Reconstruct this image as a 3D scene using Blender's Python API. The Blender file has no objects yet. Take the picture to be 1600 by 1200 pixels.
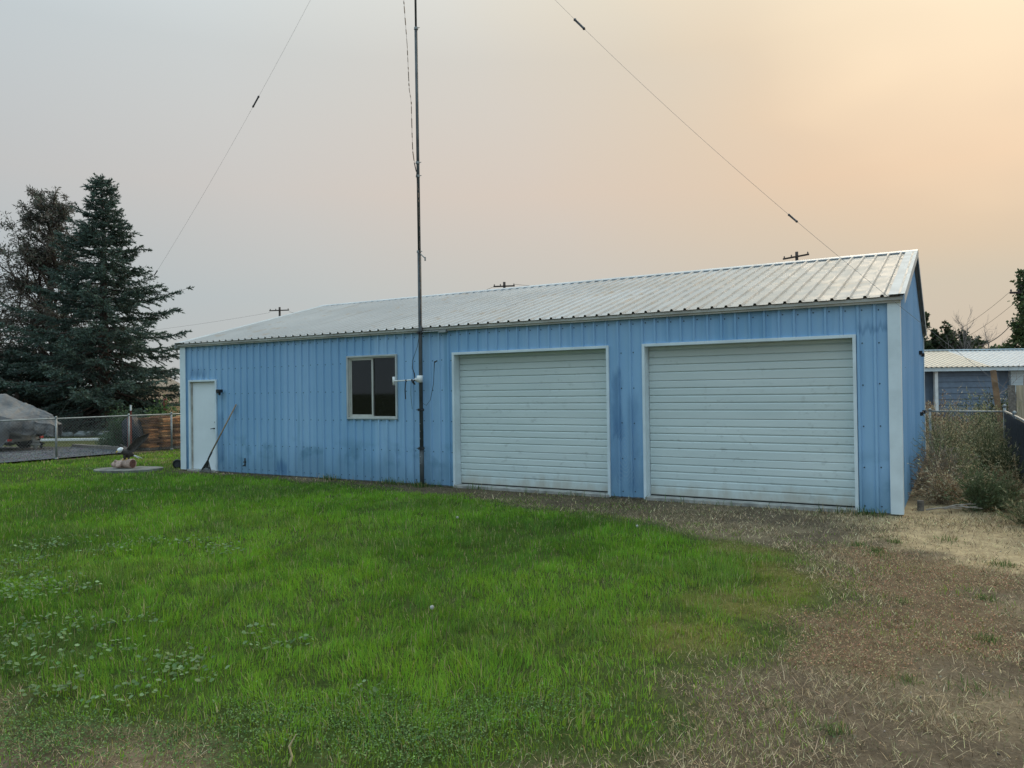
import bpy, math, random
import numpy as np
from mathutils import Matrix, Vector

random.seed(7)
rng = np.random.default_rng(11)
scene = bpy.context.scene
COL = scene.collection
R = math.radians

# ---------------------------------------------------------------- camera
CAM = np.array([15.712, -11.471, 1.749])
RIGHT = np.array([0.86302492, 0.50498663, -0.01328464])
UP = np.array([0.01611088, -0.0012301, 0.99986945])
FWD = np.array([-0.50490437, 0.86312629, 0.00919738])
cam_d = bpy.data.cameras.new('camera')
cam = bpy.data.objects.new('camera', cam_d)
COL.objects.link(cam)
M4 = Matrix.Identity(4)
for i in range(3):
    M4[i][0], M4[i][1], M4[i][2], M4[i][3] = RIGHT[i], UP[i], -FWD[i], CAM[i]
cam.matrix_world = M4
cam_d.sensor_width = 36.0
cam_d.lens = 36.0 * 1180.3 / 1600.0
cam_d.clip_start = 0.05
cam_d.clip_end = 3000
scene.camera = cam

# ---------------------------------------------------------------- world: smoky evening sky
SUN_AZ, SUN_EL = R(82), R(32)           # azimuth measured from +x towards +y
SUN = (math.cos(SUN_EL) * math.cos(SUN_AZ), math.cos(SUN_EL) * math.sin(SUN_AZ), math.sin(SUN_EL))
world = bpy.data.worlds.new('World')
scene.world = world
world.use_nodes = True
nt = world.node_tree
nt.nodes.clear()
def wn(t, **k):
    n = nt.nodes.new(t)
    for a, b in k.items():
        setattr(n, a, b)
    return n
out = wn('ShaderNodeOutputWorld')
tc = wn('ShaderNodeTexCoord')
nrm = wn('ShaderNodeVectorMath', operation='NORMALIZE')
nt.links.new(tc.outputs['Generated'], nrm.inputs[0])
dot = wn('ShaderNodeVectorMath', operation='DOT_PRODUCT')
nt.links.new(nrm.outputs[0], dot.inputs[0])
dot.inputs[1].default_value = SUN
ramp = wn('ShaderNodeValToRGB')
nz = wn('ShaderNodeTexNoise')
nz.inputs['Scale'].default_value = 1.6
nz.inputs['Detail'].default_value = 3
nzs = wn('ShaderNodeMapping')
nzs.inputs['Scale'].default_value = (1, 1, 2.6)
nt.links.new(nrm.outputs[0], nzs.inputs[0])
nt.links.new(nzs.outputs[0], nz.inputs['Vector'])
nadd = wn('ShaderNodeMath', operation='MULTIPLY_ADD')
nt.links.new(nz.outputs['Fac'], nadd.inputs[0])
nadd.inputs[1].default_value = 0.06
mr = wn('ShaderNodeMapRange')
mr.inputs['From Min'].default_value = -1
mr.inputs['From Max'].default_value = 1
mr.inputs['To Min'].default_value = -0.03
mr.inputs['To Max'].default_value = 0.97
nt.links.new(dot.outputs['Value'], mr.inputs['Value'])
nt.links.new(mr.outputs[0], nadd.inputs[2])
nt.links.new(nadd.outputs[0], ramp.inputs['Fac'])
el = ramp.color_ramp.elements
el[0].position = 0.0
el[0].color = (0.40, 0.53, 0.62, 1)
el[1].position = 1.0
el[1].color = (0.96, 0.80, 0.58, 1)
for p_, c_ in ((0.55, (0.47, 0.565, 0.63, 1)), (0.70, (0.535, 0.595, 0.625, 1)), (0.80, (0.60, 0.63, 0.63, 1)), (0.90, (0.665, 0.635, 0.58, 1)), (0.955, (0.71, 0.625, 0.505, 1)), (0.975, (0.76, 0.63, 0.475, 1)), (0.99, (0.88, 0.72, 0.52, 1))):
    e = el.new(p_)
    e.color = c_
sepz = wn('ShaderNodeSeparateXYZ')
nt.links.new(nrm.outputs[0], sepz.inputs[0])
zr = wn('ShaderNodeValToRGB')            # overcast law: the veil grows brighter towards the zenith
nt.links.new(sepz.outputs['Z'], zr.inputs['Fac'])
ze = zr.color_ramp.elements
ze[0].position = 0.0
ze[0].color = (0.92, 0.84, 0.78, 1)
ze[1].position = 1.0
ze[1].color = (2.3, 2.75, 3.0, 1)
for p_, c_ in ((0.12, (0.87, 0.87, 0.86, 1)), (0.25, (1.02, 0.92, 0.87, 1)), (0.40, (1.0, 1.0, 1.0, 1)), (0.52, (1.16, 1.24, 1.28, 1)), (0.75, (1.85, 2.1, 2.25, 1))):
    e = ze.new(p_)
    e.color = c_
mul = wn('ShaderNodeMix', data_type='RGBA', blend_type='MULTIPLY')
mul.inputs['Factor'].default_value = 1
nt.links.new(ramp.outputs['Color'], mul.inputs['A'])
nt.links.new(zr.outputs['Color'], mul.inputs['B'])
bg1 = wn('ShaderNodeBackground')
bg1.inputs['Strength'].default_value = 0.99
nt.links.new(mul.outputs['Result'], bg1.inputs['Color'])
sky = wn('ShaderNodeTexSky', sky_type='NISHITA')
sky.sun_disc = False
sky.sun_elevation = SUN_EL
sky.sun_rotation = R(90) - SUN_AZ
sky.dust_density = 8
sky.air_density = 1.5
bg2 = wn('ShaderNodeBackground')
bg2.inputs['Strength'].default_value = 0.002
nt.links.new(sky.outputs[0], bg2.inputs['Color'])
addsh = wn('ShaderNodeAddShader')
nt.links.new(bg1.outputs[0], addsh.inputs[0])
nt.links.new(bg2.outputs[0], addsh.inputs[1])
nt.links.new(addsh.outputs[0], out.inputs['Surface'])

sun_d = bpy.data.lights.new('sun', 'SUN')
sun_d.energy = 1.2
sun_d.angle = R(35)
sun_d.color = (1.0, 0.80, 0.58)
sun = bpy.data.objects.new('sun', sun_d)
COL.objects.link(sun)
sun.rotation_euler = Vector(SUN).to_track_quat('Z', 'Y').to_euler()

vs = scene.view_settings
vs.view_transform = 'Standard'
vs.look = 'None'
vs.gamma = 1
vs.exposure = 0.0
vs.use_curve_mapping = False

# ---------------------------------------------------------------- helpers
def setp(o, label=None, cat=None, group=None, kind=None):
    for k, v in (('label', label), ('category', cat), ('group', group), ('kind', kind)):
        if v:
            o[k] = v
    return o

def empty(name, loc=(0, 0, 0), rz=0.0, label=None, cat=None, group=None):
    o = bpy.data.objects.new(name, None)
    o.empty_display_size = 0.1
    COL.objects.link(o)
    o.location = loc
    o.rotation_euler = (0, 0, rz)
    return setp(o, label, cat, group)

class MB:
    """collects faces, builds one mesh object"""
    def __init__(s):
        s.v, s.f, s.m = [], [], []
    def add(s, vs_, fs, mi=0):
        b = len(s.v)
        s.v += [tuple(map(float, p)) for p in vs_]
        s.f += [tuple(b + i for i in f) for f in fs]
        s.m += [mi] * len(fs)
        return s
    def box(s, x0, x1, y0, y1, z0, z1, mi=0, T=None):
        p = [(x0, y0, z0), (x1, y0, z0), (x1, y1, z0), (x0, y1, z0), (x0, y0, z1), (x1, y0, z1), (x1, y1, z1), (x0, y1, z1)]
        if T is not None:
            p = [tuple(T @ Vector(q)) for q in p]
        return s.add(p, [(0, 3, 2, 1), (4, 5, 6, 7), (0, 1, 5, 4), (1, 2, 6, 5), (2, 3, 7, 6), (3, 0, 4, 7)], mi)
    def quad(s, a, b, c, d, mi=0):
        return s.add([a, b, c, d], [(0, 1, 2, 3)], mi)
    def tube(s, pts, rad, n=8, cap=True, mi=0, ex=1.0):
        pts = [np.array(p, float) for p in pts]
        m = len(pts)
        if not hasattr(rad, '__len__'):
            rad = [rad] * m
        tn = []
        for i in range(m):
            t = pts[min(i + 1, m - 1)] - pts[max(i - 1, 0)]
            tn.append(t / (np.linalg.norm(t) + 1e-9))
        a = np.array([0, 0, 1.0]) if abs(tn[0][2]) < 0.9 else np.array([1.0, 0, 0])
        x = np.cross(tn[0], a)
        x /= np.linalg.norm(x)
        V = []
        for i in range(m):
            x = x - tn[i] * (x @ tn[i])
            x /= (np.linalg.norm(x) + 1e-9)
            y = np.cross(tn[i], x)
            for k in range(n):
                an = 2 * math.pi * k / n
                V.append(pts[i] + rad[i] * (math.cos(an) * x + ex * math.sin(an) * y))
        F = []
        for i in range(m - 1):
            for k in range(n):
                k2 = (k + 1) % n
                F.append((i * n + k, i * n + k2, (i + 1) * n + k2, (i + 1) * n + k))
        if cap:
            F.append(tuple(reversed(range(n))))
            F.append(tuple((m - 1) * n + k for k in range(n)))
        return s.add(V, F, mi)
    def prism(s, poly, h0, h1, T, mi=0):
        """poly in local xy, extruded local z from h0 to h1, moved by T"""
        n = len(poly)
        V = [tuple(T @ Vector((a, b, h0))) for a, b in poly] + [tuple(T @ Vector((a, b, h1))) for a, b in poly]
        F = [tuple(reversed(range(n))), tuple(range(n, 2 * n))] + [(i, (i + 1) % n, n + (i + 1) % n, n + i) for i in range(n)]
        return s.add(V, F, mi)
    def grid(s, P, mi=0, wrap=False):
        P = np.asarray(P, float)
        a, b = P.shape[:2]
        F = []
        for i in range(a - 1):
            for j in range(b if wrap else b - 1):
                j2 = (j + 1) % b
                F.append((i * b + j, i * b + j2, (i + 1) * b + j2, (i + 1) * b + j))
        return s.add(P.reshape(-1, 3), F, mi)
    def build(s, name, mat, parent=None, smooth=False, bevel=0.0, solid=0.0):
        me = bpy.data.meshes.new(name)
        me.from_pydata(s.v, [], s.f)
        mats = mat if isinstance(mat, (list, tuple)) else [mat]
        for m in mats:
            me.materials.append(m)
        if len(mats) > 1:
            me.polygons.foreach_set('material_index', s.m)
        if smooth:
            me.polygons.foreach_set('use_smooth', [True] * len(s.f))
        me.update()
        o = bpy.data.objects.new(name, me)
        COL.objects.link(o)
        if parent:
            o.parent = parent
        if solid:
            md = o.modifiers.new('solid', 'SOLIDIFY')
            md.thickness = solid
            md.offset = 0
        if bevel:
            md = o.modifiers.new('bevel', 'BEVEL')
            md.width = bevel
            md.segments = 2
            md.limit_method = 'ANGLE'
        return o

def tri_mesh(name, V, mat, parent=None, col=None, faces=None):
    """V (n,k,3): n pieces of k vertices; faces: triangles inside one piece; col (n,3) or (n,k,3)"""
    n, k = V.shape[:2]
    if faces is None:
        faces = [(0, 1, 2)]
    f = np.array(faces, np.int32)
    idx = (np.arange(n, dtype=np.int32)[:, None, None] * k + f[None]).reshape(-1)
    nf = n * len(f)
    me = bpy.data.meshes.new(name)
    me.vertices.add(n * k)
    me.vertices.foreach_set('co', np.ascontiguousarray(V, np.float32).reshape(-1))
    me.loops.add(nf * 3)
    me.loops.foreach_set('vertex_index', idx)
    me.polygons.add(nf)
    me.polygons.foreach_set('loop_start', np.arange(nf, dtype=np.int32) * 3)
    if col is not None:
        if col.ndim == 2:
            col = np.repeat(col[:, None, :], k, 1)
        c4 = np.ones((n * k, 4), np.float32)
        c4[:, :3] = col.reshape(-1, 3)
        at = me.color_attributes.new('tint', 'FLOAT_COLOR', 'POINT')
        at.data.foreach_set('color', c4.reshape(-1))
    me.materials.append(mat)
    me.update(calc_edges=True)
    o = bpy.data.objects.new(name, me)
    COL.objects.link(o)
    if parent:
        o.parent = parent
    return o

def dup(o, parent=None, **tr):
    c = o.copy()
    COL.objects.link(c)
    c.parent = parent
    for k, v in tr.items():
        setattr(c, k, v)
    return c

_lat = rng.random((256, 256))
def vnoise(x, y):
    xi = np.floor(x).astype(int)
    yi = np.floor(y).astype(int)
    fx, fy = x - xi, y - yi
    fx = fx * fx * (3 - 2 * fx)
    fy = fy * fy * (3 - 2 * fy)
    g = lambda a, b: _lat[a % 256, b % 256]
    return (g(xi, yi) * (1 - fx) + g(xi + 1, yi) * fx) * (1 - fy) + (g(xi, yi + 1) * (1 - fx) + g(xi + 1, yi + 1) * fx) * fy
def fbm(x, y, s=1.0, o=4):
    t, a, n = 0, 0.5, 0
    for i in range(o):
        t = t + a * vnoise(x * s + 17.3 * i, y * s + 5.1 * i)
        n += a
        a *= 0.5
        s *= 2.03
    return t / n
def sstep(a, b, x):
    t = np.clip((x - a) / (b - a), 0, 1)
    return t * t * (3 - 2 * t)

# ---------------------------------------------------------------- materials
class NT:
    def __init__(s, name):
        s.mat = bpy.data.materials.new(name)
        s.mat.use_nodes = True
        s.t = s.mat.node_tree
        s.b = s.t.nodes['Principled BSDF']
        s.out = s.t.nodes['Material Output']
        s._co = None
    def n(s, t, **k):
        x = s.t.nodes.new(t)
        for a, b in k.items():
            setattr(x, a, b)
        return x
    def l(s, a, b):
        s.t.links.new(a, b)
    def co(s):
        if s._co is None:
            s._co = s.n('ShaderNodeTexCoord').outputs['Object']
        return s._co
    def noise(s, scale, detail=4, stretch=None, rough=0.55, co=None):
        n = s.n('ShaderNodeTexNoise')
        n.inputs['Scale'].default_value = scale
        n.inputs['Detail'].default_value = detail
        n.inputs['Roughness'].default_value = rough
        c = co or s.co()
        if stretch:
            m = s.n('ShaderNodeMapping')
            m.inputs['Scale'].default_value = stretch
            s.l(c, m.inputs[0])
            c = m.outputs[0]
        s.l(c, n.inputs['Vector'])
        return n.outputs['Fac']
    def rng(s, v, a, b, c=0.0, d=1.0, smooth=True):
        m = s.n('ShaderNodeMapRange')
        if smooth:
            m.interpolation_type = 'SMOOTHSTEP'
        for i, k in ((1, a), (2, b), (3, c), (4, d)):
            m.inputs[i].default_value = k
        s.l(v, m.inputs[0])
        return m.outputs[0]
    def math(s, op, a, b=None, c=None):
        m = s.n('ShaderNodeMath', operation=op)
        for i, k in enumerate((a, b, c)):
            if k is None:
                continue
            if isinstance(k, (int, float)):
                m.inputs[i].default_value = k
            else:
                s.l(k, m.inputs[i])
        return m.outputs[0]
    def mix(s, f, a, b, mode='MIX'):
        m = s.n('ShaderNodeMix', data_type='RGBA', blend_type=mode)
        for k, v in (('Factor', f), ('A', a), ('B', b)):
            if isinstance(v, (int, float)):
                m.inputs[k].default_value = v
            elif isinstance(v, tuple):
                m.inputs[k].default_value = v if len(v) == 4 else (*v, 1)
            else:
                s.l(v, m.inputs[k])
        return m.outputs['Result']
    def bump(s, h, strength=0.3, dist=0.01):
        b = s.n('ShaderNodeBump')
        b.inputs['Strength'].default_value = strength
        b.inputs['Distance'].default_value = dist
        s.l(h, b.inputs['Height'])
        s.l(b.outputs[0], s.b.inputs['Normal'])
    def color(s, c):
        if isinstance(c, tuple):
            s.b.inputs['Base Color'].default_value = (*c, 1)
        else:
            s.l(c, s.b.inputs['Base Color'])
    def set(s, rough=0.6, metal=0.0, spec=0.5):
        s.b.inputs['Roughness'].default_value = rough
        s.b.inputs['Metallic'].default_value = metal
        s.b.inputs['Specular IOR Level'].default_value = spec
        return s

def simple(name, c, rough=0.6, var=0.25, scale=6.0, metal=0.0, bump=0.0, stretch=None, spec=0.4, c2=None):
    m = NT(name).set(rough, metal, spec)
    nz_ = m.noise(scale, 5, stretch)
    lo = c2 if c2 else tuple(k * (1 - var) for k in c)
    hi = tuple(min(1, k * (1 + var * 0.6)) for k in c)
    m.color(m.mix(m.rng(nz_, 0.3, 0.7), lo, hi))
    if bump:
        m.bump(m.noise(scale * 6, 4, stretch), bump, 0.01)
    return m.mat

def wall_blue():
    m = NT('blue_wall_paint').set(0.42, 0.0, 0.4)
    xyz = m.n('ShaderNodeSeparateXYZ')
    m.l(m.co(), xyz.inputs[0])
    X, Y, Z = xyz.outputs
    base = m.mix(m.rng(m.noise(0.55, 4), 0.3, 0.7), (0.245, 0.445, 0.675), (0.290, 0.500, 0.725))
    oi = m.n('ShaderNodeObjectInfo')
    tone = m.n('ShaderNodeHueSaturation')
    m.l(m.rng(oi.outputs['Random'], 0, 1, 0.93, 1.06, False), tone.inputs['Value'])
    m.l(m.rng(oi.outputs['Random'], 0, 1, 1.08, 0.95, False), tone.inputs['Saturation'])
    m.l(base, tone.inputs['Color'])
    base = tone.outputs[0]
    # chalky vertical streaking
    st = m.noise(1.0, 6, (9.0, 9.0, 0.45))
    base = m.mix(m.rng(st, 0.52, 0.80, 0, 0.5), base, (0.34, 0.52, 0.64))
    st2 = m.noise(1.0, 6, (6.0, 6.0, 0.35))
    base = m.mix(m.rng(st2, 0.55, 0.78, 0, 0.55), base, (0.14, 0.30, 0.45))
    # splash dirt low on the wall, washed bands around 0.5 m
    low = m.math('ADD', Z, m.math('MULTIPLY', m.noise(1.0, 5, (3.0, 3.0, 1.2)), -1.1))
    base = m.mix(m.rng(low, -0.50, 0.25, 0.65, 0.0), base, (0.15, 0.28, 0.40))
    wash = m.math('MULTIPLY', m.rng(m.noise(1.0, 5, (1.6, 1.6, 2.2)), 0.50, 0.66), m.rng(m.math('ABSOLUTE', m.math('SUBTRACT', Z, 0.52)), 0.0, 0.45, 1, 0))
    base = m.mix(m.math('MULTIPLY', wash, 0.65), base, (0.11, 0.25, 0.38))
    # patches touched up with a darker blue
    def patch(x0, x1, z0, z1, soft=0.05, k=0.8, sc=9.0):
        jit = m.math('MULTIPLY', m.math('SUBTRACT', m.noise(1.0, 4, (sc, sc, sc * 0.35)), 0.5), 0.16)
        jit2 = m.math('MULTIPLY', m.math('SUBTRACT', m.noise(1.0, 4, (sc * 2, sc * 2, 1.2)), 0.5), 0.5)
        xx = m.math('ADD', X, jit)
        zz = m.math('ADD', Z, jit2)
        a = m.math('MULTIPLY', m.rng(xx, x0 - soft, x0 + soft), m.rng(xx, x1 - soft, x1 + soft, 1, 0))
        b = m.math('MULTIPLY', m.rng(zz, z0 - soft, z0 + soft), m.rng(zz, z1 - soft * 2, z1 + soft * 2, 1, 0))
        return m.math('MULTIPLY', m.math('MULTIPLY', a, b), k)
    front = m.rng(Y, 0.03, 0.06, 1, 0)
    for args in ((10.90, 11.06, 0.95, 2.02, 0.05, 0.55), (10.86, 11.08, 0.30, 1.25, 0.09, 0.40), (11.15, 11.34, 0.15, 1.62, 0.08, 0.36),
                 (0.28, 0.85, 2.18, 2.34, 0.07, 0.45), (1.24, 1.42, 0.2, 1.3, 0.05, 0.35), (14.58, 14.95, 2.50, 2.58, 0.04, 0.5),
                 (3.1, 3.45, 0.02, 0.3, 0.05, 0.6)):
        base = m.mix(m.math('MULTIPLY', patch(*args), front), base, (0.055, 0.16, 0.34))
    # pale scrubbed arcs
    w = m.n('ShaderNodeTexWave', wave_type='RINGS', rings_direction='SPHERICAL')
    w.inputs['Scale'].default_value = 5.0
    w.inputs['Distortion'].default_value = 5.0
    mp = m.n('ShaderNodeMapping')
    mp.inputs['Location'].default_value = (-11.1 * 3, 0, -0.75)
    mp.inputs['Scale'].default_value = (3.0, 1.0, 1.0)
    m.l(m.co(), mp.inputs[0])
    m.l(mp.outputs[0], w.inputs['Vector'])
    arc = m.math('MULTIPLY', m.rng(w.outputs['Fac'], 0.6, 0.9), patch(10.9, 11.36, 0.25, 1.1, 0.08, 0.32))
    base = m.mix(m.math('MULTIPLY', arc, front), base, (0.36, 0.50, 0.62))
    # scuffs
    sc = m.rng(m.noise(26.0, 3), 0.74, 0.80)
    base = m.mix(m.math('MULTIPLY', sc, m.rng(m.noise(0.8, 2), 0.5, 0.6)), base, (0.05, 0.10, 0.16))
    m.color(base)
    m.bump(m.noise(3.0, 3), 0.12, 0.02)
    m.l(m.rng(m.noise(4.0, 4), 0.3, 0.7, 0.36, 0.55), m.b.inputs['Roughness'])
    return m.mat

def white_door():
    m = NT('white_door_paint').set(0.45, 0.0, 0.4)
    base = m.mix(m.rng(m.noise(0.9, 5, (0.5, 1, 2.0)), 0.3, 0.75), (0.61, 0.70, 0.70), (0.70, 0.78, 0.775))
    oi = m.n('ShaderNodeObjectInfo')
    tone = m.n('ShaderNodeHueSaturation')
    m.l(m.rng(oi.outputs['Random'], 0, 1, 0.955, 1.04, False), tone.inputs['Value'])
    m.l(base, tone.inputs['Color'])
    base = tone.outputs[0]
    xyz = m.n('ShaderNodeSeparateXYZ')
    m.l(m.co(), xyz.inputs[0])
    smudge = m.math('MULTIPLY', m.rng(m.noise(7.0, 5, (1.0, 1, 1.6)), 0.55, 0.72), m.rng(m.noise(1.3, 2), 0.42, 0.60))
    base = m.mix(m.math('MULTIPLY', smudge, 0.55), base, (0.42, 0.47, 0.46))
    dirt = m.math('ADD', xyz.outputs[2], m.math('MULTIPLY', m.noise(1.0, 5, (5, 5, 2)), -0.5))
    base = m.mix(m.rng(dirt, -0.25, 0.06, 0.6, 0.0), base, (0.42, 0.36, 0.27))
    m.color(base)
    m.bump(m.noise(1.6, 3, (1, 1, 3)), 0.35, 0.02)
    return m.mat

def roof_metal():
    m = NT('pale_roof_metal').set(0.5, 0.0, 0.13)
    base = m.mix(m.rng(m.noise(0.5, 5), 0.3, 0.7), (0.42, 0.435, 0.44), (0.50, 0.51, 0.51))
    st = m.noise(1.0, 6, (7.0, 0.35, 0.35))
    base = m.mix(m.rng(st, 0.52, 0.80, 0, 0.6), base, (0.33, 0.32, 0.30))
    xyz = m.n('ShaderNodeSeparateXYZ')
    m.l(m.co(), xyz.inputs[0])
    dust_or_sheen = m.math('ADD', m.rng(xyz.outputs[0], 5.0, 15.0, 0.0, 0.75, False), m.math('MULTIPLY', m.math('SUBTRACT', m.noise(0.8, 4), 0.5), 0.9))
    base = m.mix(m.rng(dust_or_sheen, 0.05, 0.8, 0, 0.6), base, (0.37, 0.325, 0.265))  # beige to the right: dusty stain plus warm sky reflection painted in
    base = m.mix(m.rng(m.noise(2.3, 5), 0.56, 0.75, 0, 0.55), base, (0.40, 0.31, 0.22))
    m.color(base)
    m.l(m.rng(m.noise(3, 4), 0.3, 0.7, 0.42, 0.60), m.b.inputs['Roughness'])
    return m.mat

def leaf_mat(name, rough=0.6, trans=0.25, spec=0.2):
    m = NT(name).set(rough, 0.0, spec)
    a = m.n('ShaderNodeVertexColor')
    a.layer_name = 'tint'
    m.color(a.outputs['Color'])
    tr = m.n('ShaderNodeBsdfTranslucent')
    m.l(a.outputs['Color'], tr.inputs['Color'])
    mx = m.n('ShaderNodeMixShader')
    mx.inputs[0].default_value = trans
    m.l(m.b.outputs[0], mx.inputs[1])
    m.l(tr.outputs[0], mx.inputs[2])
    m.l(mx.outputs[0], m.out.inputs['Surface'])
    return m.mat

def ground_mat():
    m = NT('soil_and_turf').set(0.95, 0.0, 0.1)
    a = m.n('ShaderNodeVertexColor')
    a.layer_name = 'tint'
    n1 = m.noise(5.0, 6, rough=0.7)
    n2 = m.noise(38.0, 5, rough=0.7)
    c = m.mix(m.rng(n1, 0.3, 0.7, 0.0, 1.0), m.mix(1.0, a.outputs['Color'], (0.72, 0.70, 0.66), 'MULTIPLY'), m.mix(1.0, a.outputs['Color'], (1.2, 1.18, 1.12), 'MULTIPLY'))
    c = m.mix(m.rng(n2, 0.35, 0.7, 0.0, 0.75), m.mix(1.0, c, (0.62, 0.60, 0.58), 'MULTIPLY'), c)
    m.color(c)
    m.bump(m.math('ADD', m.math('MULTIPLY', n2, 0.5), n1), 0.7, 0.03)
    return m.mat

def gravel_mat():
    m = NT('dark_gravel').set(0.9, 0.0, 0.2)
    v = m.n('ShaderNodeTexVoronoi')
    v.inputs['Scale'].default_value = 34
    m.l(m.co(), v.inputs['Vector'])
    c = m.mix(m.rng(m.noise(0.7, 4), 0.3, 0.7), (0.085, 0.088, 0.098), (0.14, 0.145, 0.155))
    c = m.mix(0.6, c, v.outputs['Color'], 'SOFT_LIGHT')
    m.color(c)
    m.bump(v.outputs['Distance'], 0.8, 0.03)
    return m.mat

def glass_mat():
    m = NT('window_glass')
    t = m.n('ShaderNodeBsdfTransparent')
    t.inputs['Color'].default_value = (0.55, 0.58, 0.58, 1)
    g = m.n('ShaderNodeBsdfGlossy')
    g.inputs['Roughness'].default_value = 0.03
    g.inputs['Color'].default_value = (0.8, 0.82, 0.85, 1)
    fr = m.n('ShaderNodeFresnel')
    fr.inputs['IOR'].default_value = 1.6
    d = m.n('ShaderNodeBsdfDiffuse')
    d.inputs['Color'].default_value = (0.25, 0.25, 0.24, 1)
    mx = m.n('ShaderNodeMixShader')
    m.l(fr.outputs[0], mx.inputs[0])
    m.l(t.outputs[0], mx.inputs[1])
    m.l(g.outputs[0], mx.inputs[2])
    mx2 = m.n('ShaderNodeMixShader')
    dust_or_sheen = m.math('MULTIPLY', m.rng(m.noise(30.0, 4), 0.62, 0.75), 0.16)
    m.l(m.math('ADD', dust_or_sheen, 0.02), mx2.inputs[0])
    m.l(mx.outputs[0], mx2.inputs[1])
    m.l(d.outputs[0], mx2.inputs[2])
    m.l(mx2.outputs[0], m.out.inputs['Surface'])
    return m.mat

BLUE = wall_blue()
DOORW = white_door()
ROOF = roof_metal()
TRIM = simple('pale_trim_paint', (0.70, 0.80, 0.85), 0.45, 0.12, 2.0)
WTRIM = simple('dull_window_trim', (0.50, 0.53, 0.52), 0.5, 0.15, 3.0)
RAKE = simple('pale_rake_trim', (0.50, 0.52, 0.52), 0.6, 0.15, 3.0, spec=.2)
EAVE = simple('weathered_eave_trim', (0.52, 0.52, 0.49), 0.5, 0.2, 2.5)
RUSTY = simple('stained_jamb', (0.48, 0.45, 0.40), 0.6, 0.3, 5)
BLACK = simple('black_plastic', (0.018, 0.018, 0.020), 0.45, 0.3, 8)
DARKM = simple('dark_steel', (0.05, 0.055, 0.06), 0.5, 0.4, 8, 0.3)
SCREW = simple('screw_head', (0.045, 0.075, 0.11), 0.5, 0.4, 9, 0.3)
RSCREW = simple('roof_screw_head', (0.20, 0.19, 0.18), 0.5, 0.4, 9, 0.3)
GALV = simple('galvanised_steel', (0.30, 0.32, 0.32), 0.5, 0.2, 9, 0.4)
MASTM = simple('mast_steel', (0.085, 0.095, 0.10), 0.6, 0.35, 4, 0.1)
PVC = simple('white_plastic_pipe', (0.80, 0.80, 0.78), 0.4, 0.08, 6)
WOODH = simple('worn_ash_handle', (0.36, 0.27, 0.19), 0.7, 0.35, 10, stretch=(6, 6, 0.8))
CONC = simple('concrete', (0.38, 0.37, 0.34), 0.9, 0.3, 7, bump=0.4)
CEDAR = simple('cedar_shingle', (0.60, 0.29, 0.12), 0.85, 0.45, 7, bump=0.4, stretch=(1, 1, 4))
CEDAR2 = simple('aged_cedar_shingle', (0.68, 0.40, 0.20), 0.85, 0.45, 7, bump=0.4, stretch=(1, 1, 4))
CEDAR3 = simple('dark_cedar_shingle', (0.26, 0.13, 0.065), 0.85, 0.4, 7, bump=0.4, stretch=(1, 1, 4))
OLDWOOD = simple('weathered_timber', (0.20, 0.175, 0.15), 0.9, 0.4, 5, bump=0.5, stretch=(3, 3, 3))
TANWOOD = simple('fence_board_wood', (0.46, 0.38, 0.27), 0.85, 0.3, 4, bump=0.4, stretch=(6, 6, 0.5))
POLEW = simple('creosoted_pole', (0.065, 0.05, 0.045), 0.9, 0.4, 3, stretch=(5, 5, 0.5))
BARK = simple('tree_bark', (0.075, 0.055, 0.045), 0.95, 0.5, 6, bump=0.6, stretch=(2, 2, 0.6))
BARE = simple('bare_twig_bark', (0.24, 0.21, 0.20), 0.95, 0.3, 6)
RED = simple('rusty_red_paint', (0.20, 0.045, 0.035), 0.7, 0.5, 14)
WHITE = simple('white_paint', (0.78, 0.79, 0.78), 0.5, 0.1, 5)
GLASS = glass_mat()
LEAF = leaf_mat('plant_leaf')
NEEDLE = leaf_mat('conifer_needle', 0.7, 0.25, 0.12)
GRASS = leaf_mat('grass_blade', 0.55, 0.42, 0.15)
STRAW = leaf_mat('dry_stalk', 0.8, 0.15, 0.15)
GROUND = ground_mat()
GRAVEL = gravel_mat()

# ---------------------------------------------------------------- ground zones
LAWN = np.array([(-9.4, -4.6), (-6.27, -0.98), (-5.92, 0.34), (-5.92, 6.5), (-0.5, 6.5), (-0.3, 0.4), (0.43, -0.30), (1.54, -0.34), (3.64, -0.18), (5.02, -0.25),
                 (6.19, -0.60), (7.76, -0.82), (9.15, -1.22), (10.17, -1.40), (11.19, -1.45), (12.15, -1.70), (13.02, -2.35), (13.74, -2.70),
                 (14.45, -3.4), (14.75, -4.05), (14.82, -4.87), (14.6, -5.6), (14.42, -6.4), (14.35, -7.15), (14.3, -7.75), (14.1, -8.35),
                 (13.6, -8.95), (12.95, -9.22), (12.25, -9.22), (11.6, -9.33), (11.05, -9.42), (9.6, -9.95), (2.0, -13.5), (-14, -14)])
def poly_sd(px, py, poly):
    """signed distance, positive inside"""
    d = np.full(px.shape, 1e9)
    ins = np.zeros(px.shape, bool)
    n = len(poly)
    for i in range(n):
        a, b = poly[i], poly[(i + 1) % n]
        e = b - a
        wx, wy = px - a[0], py - a[1]
        t = np.clip((wx * e[0] + wy * e[1]) / (e @ e), 0, 1)
        d = np.minimum(d, (wx - e[0] * t) ** 2 + (wy - e[1] * t) ** 2)
        c1 = (a[1] <= py) & (b[1] > py)
        c2 = (a[1] > py) & (b[1] <= py)
        cr = e[0] * wy - e[1] * wx
        ins ^= (c1 & (cr > 0)) | (c2 & (cr < 0))
    return np.sqrt(d) * np.where(ins, 1, -1)
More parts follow.
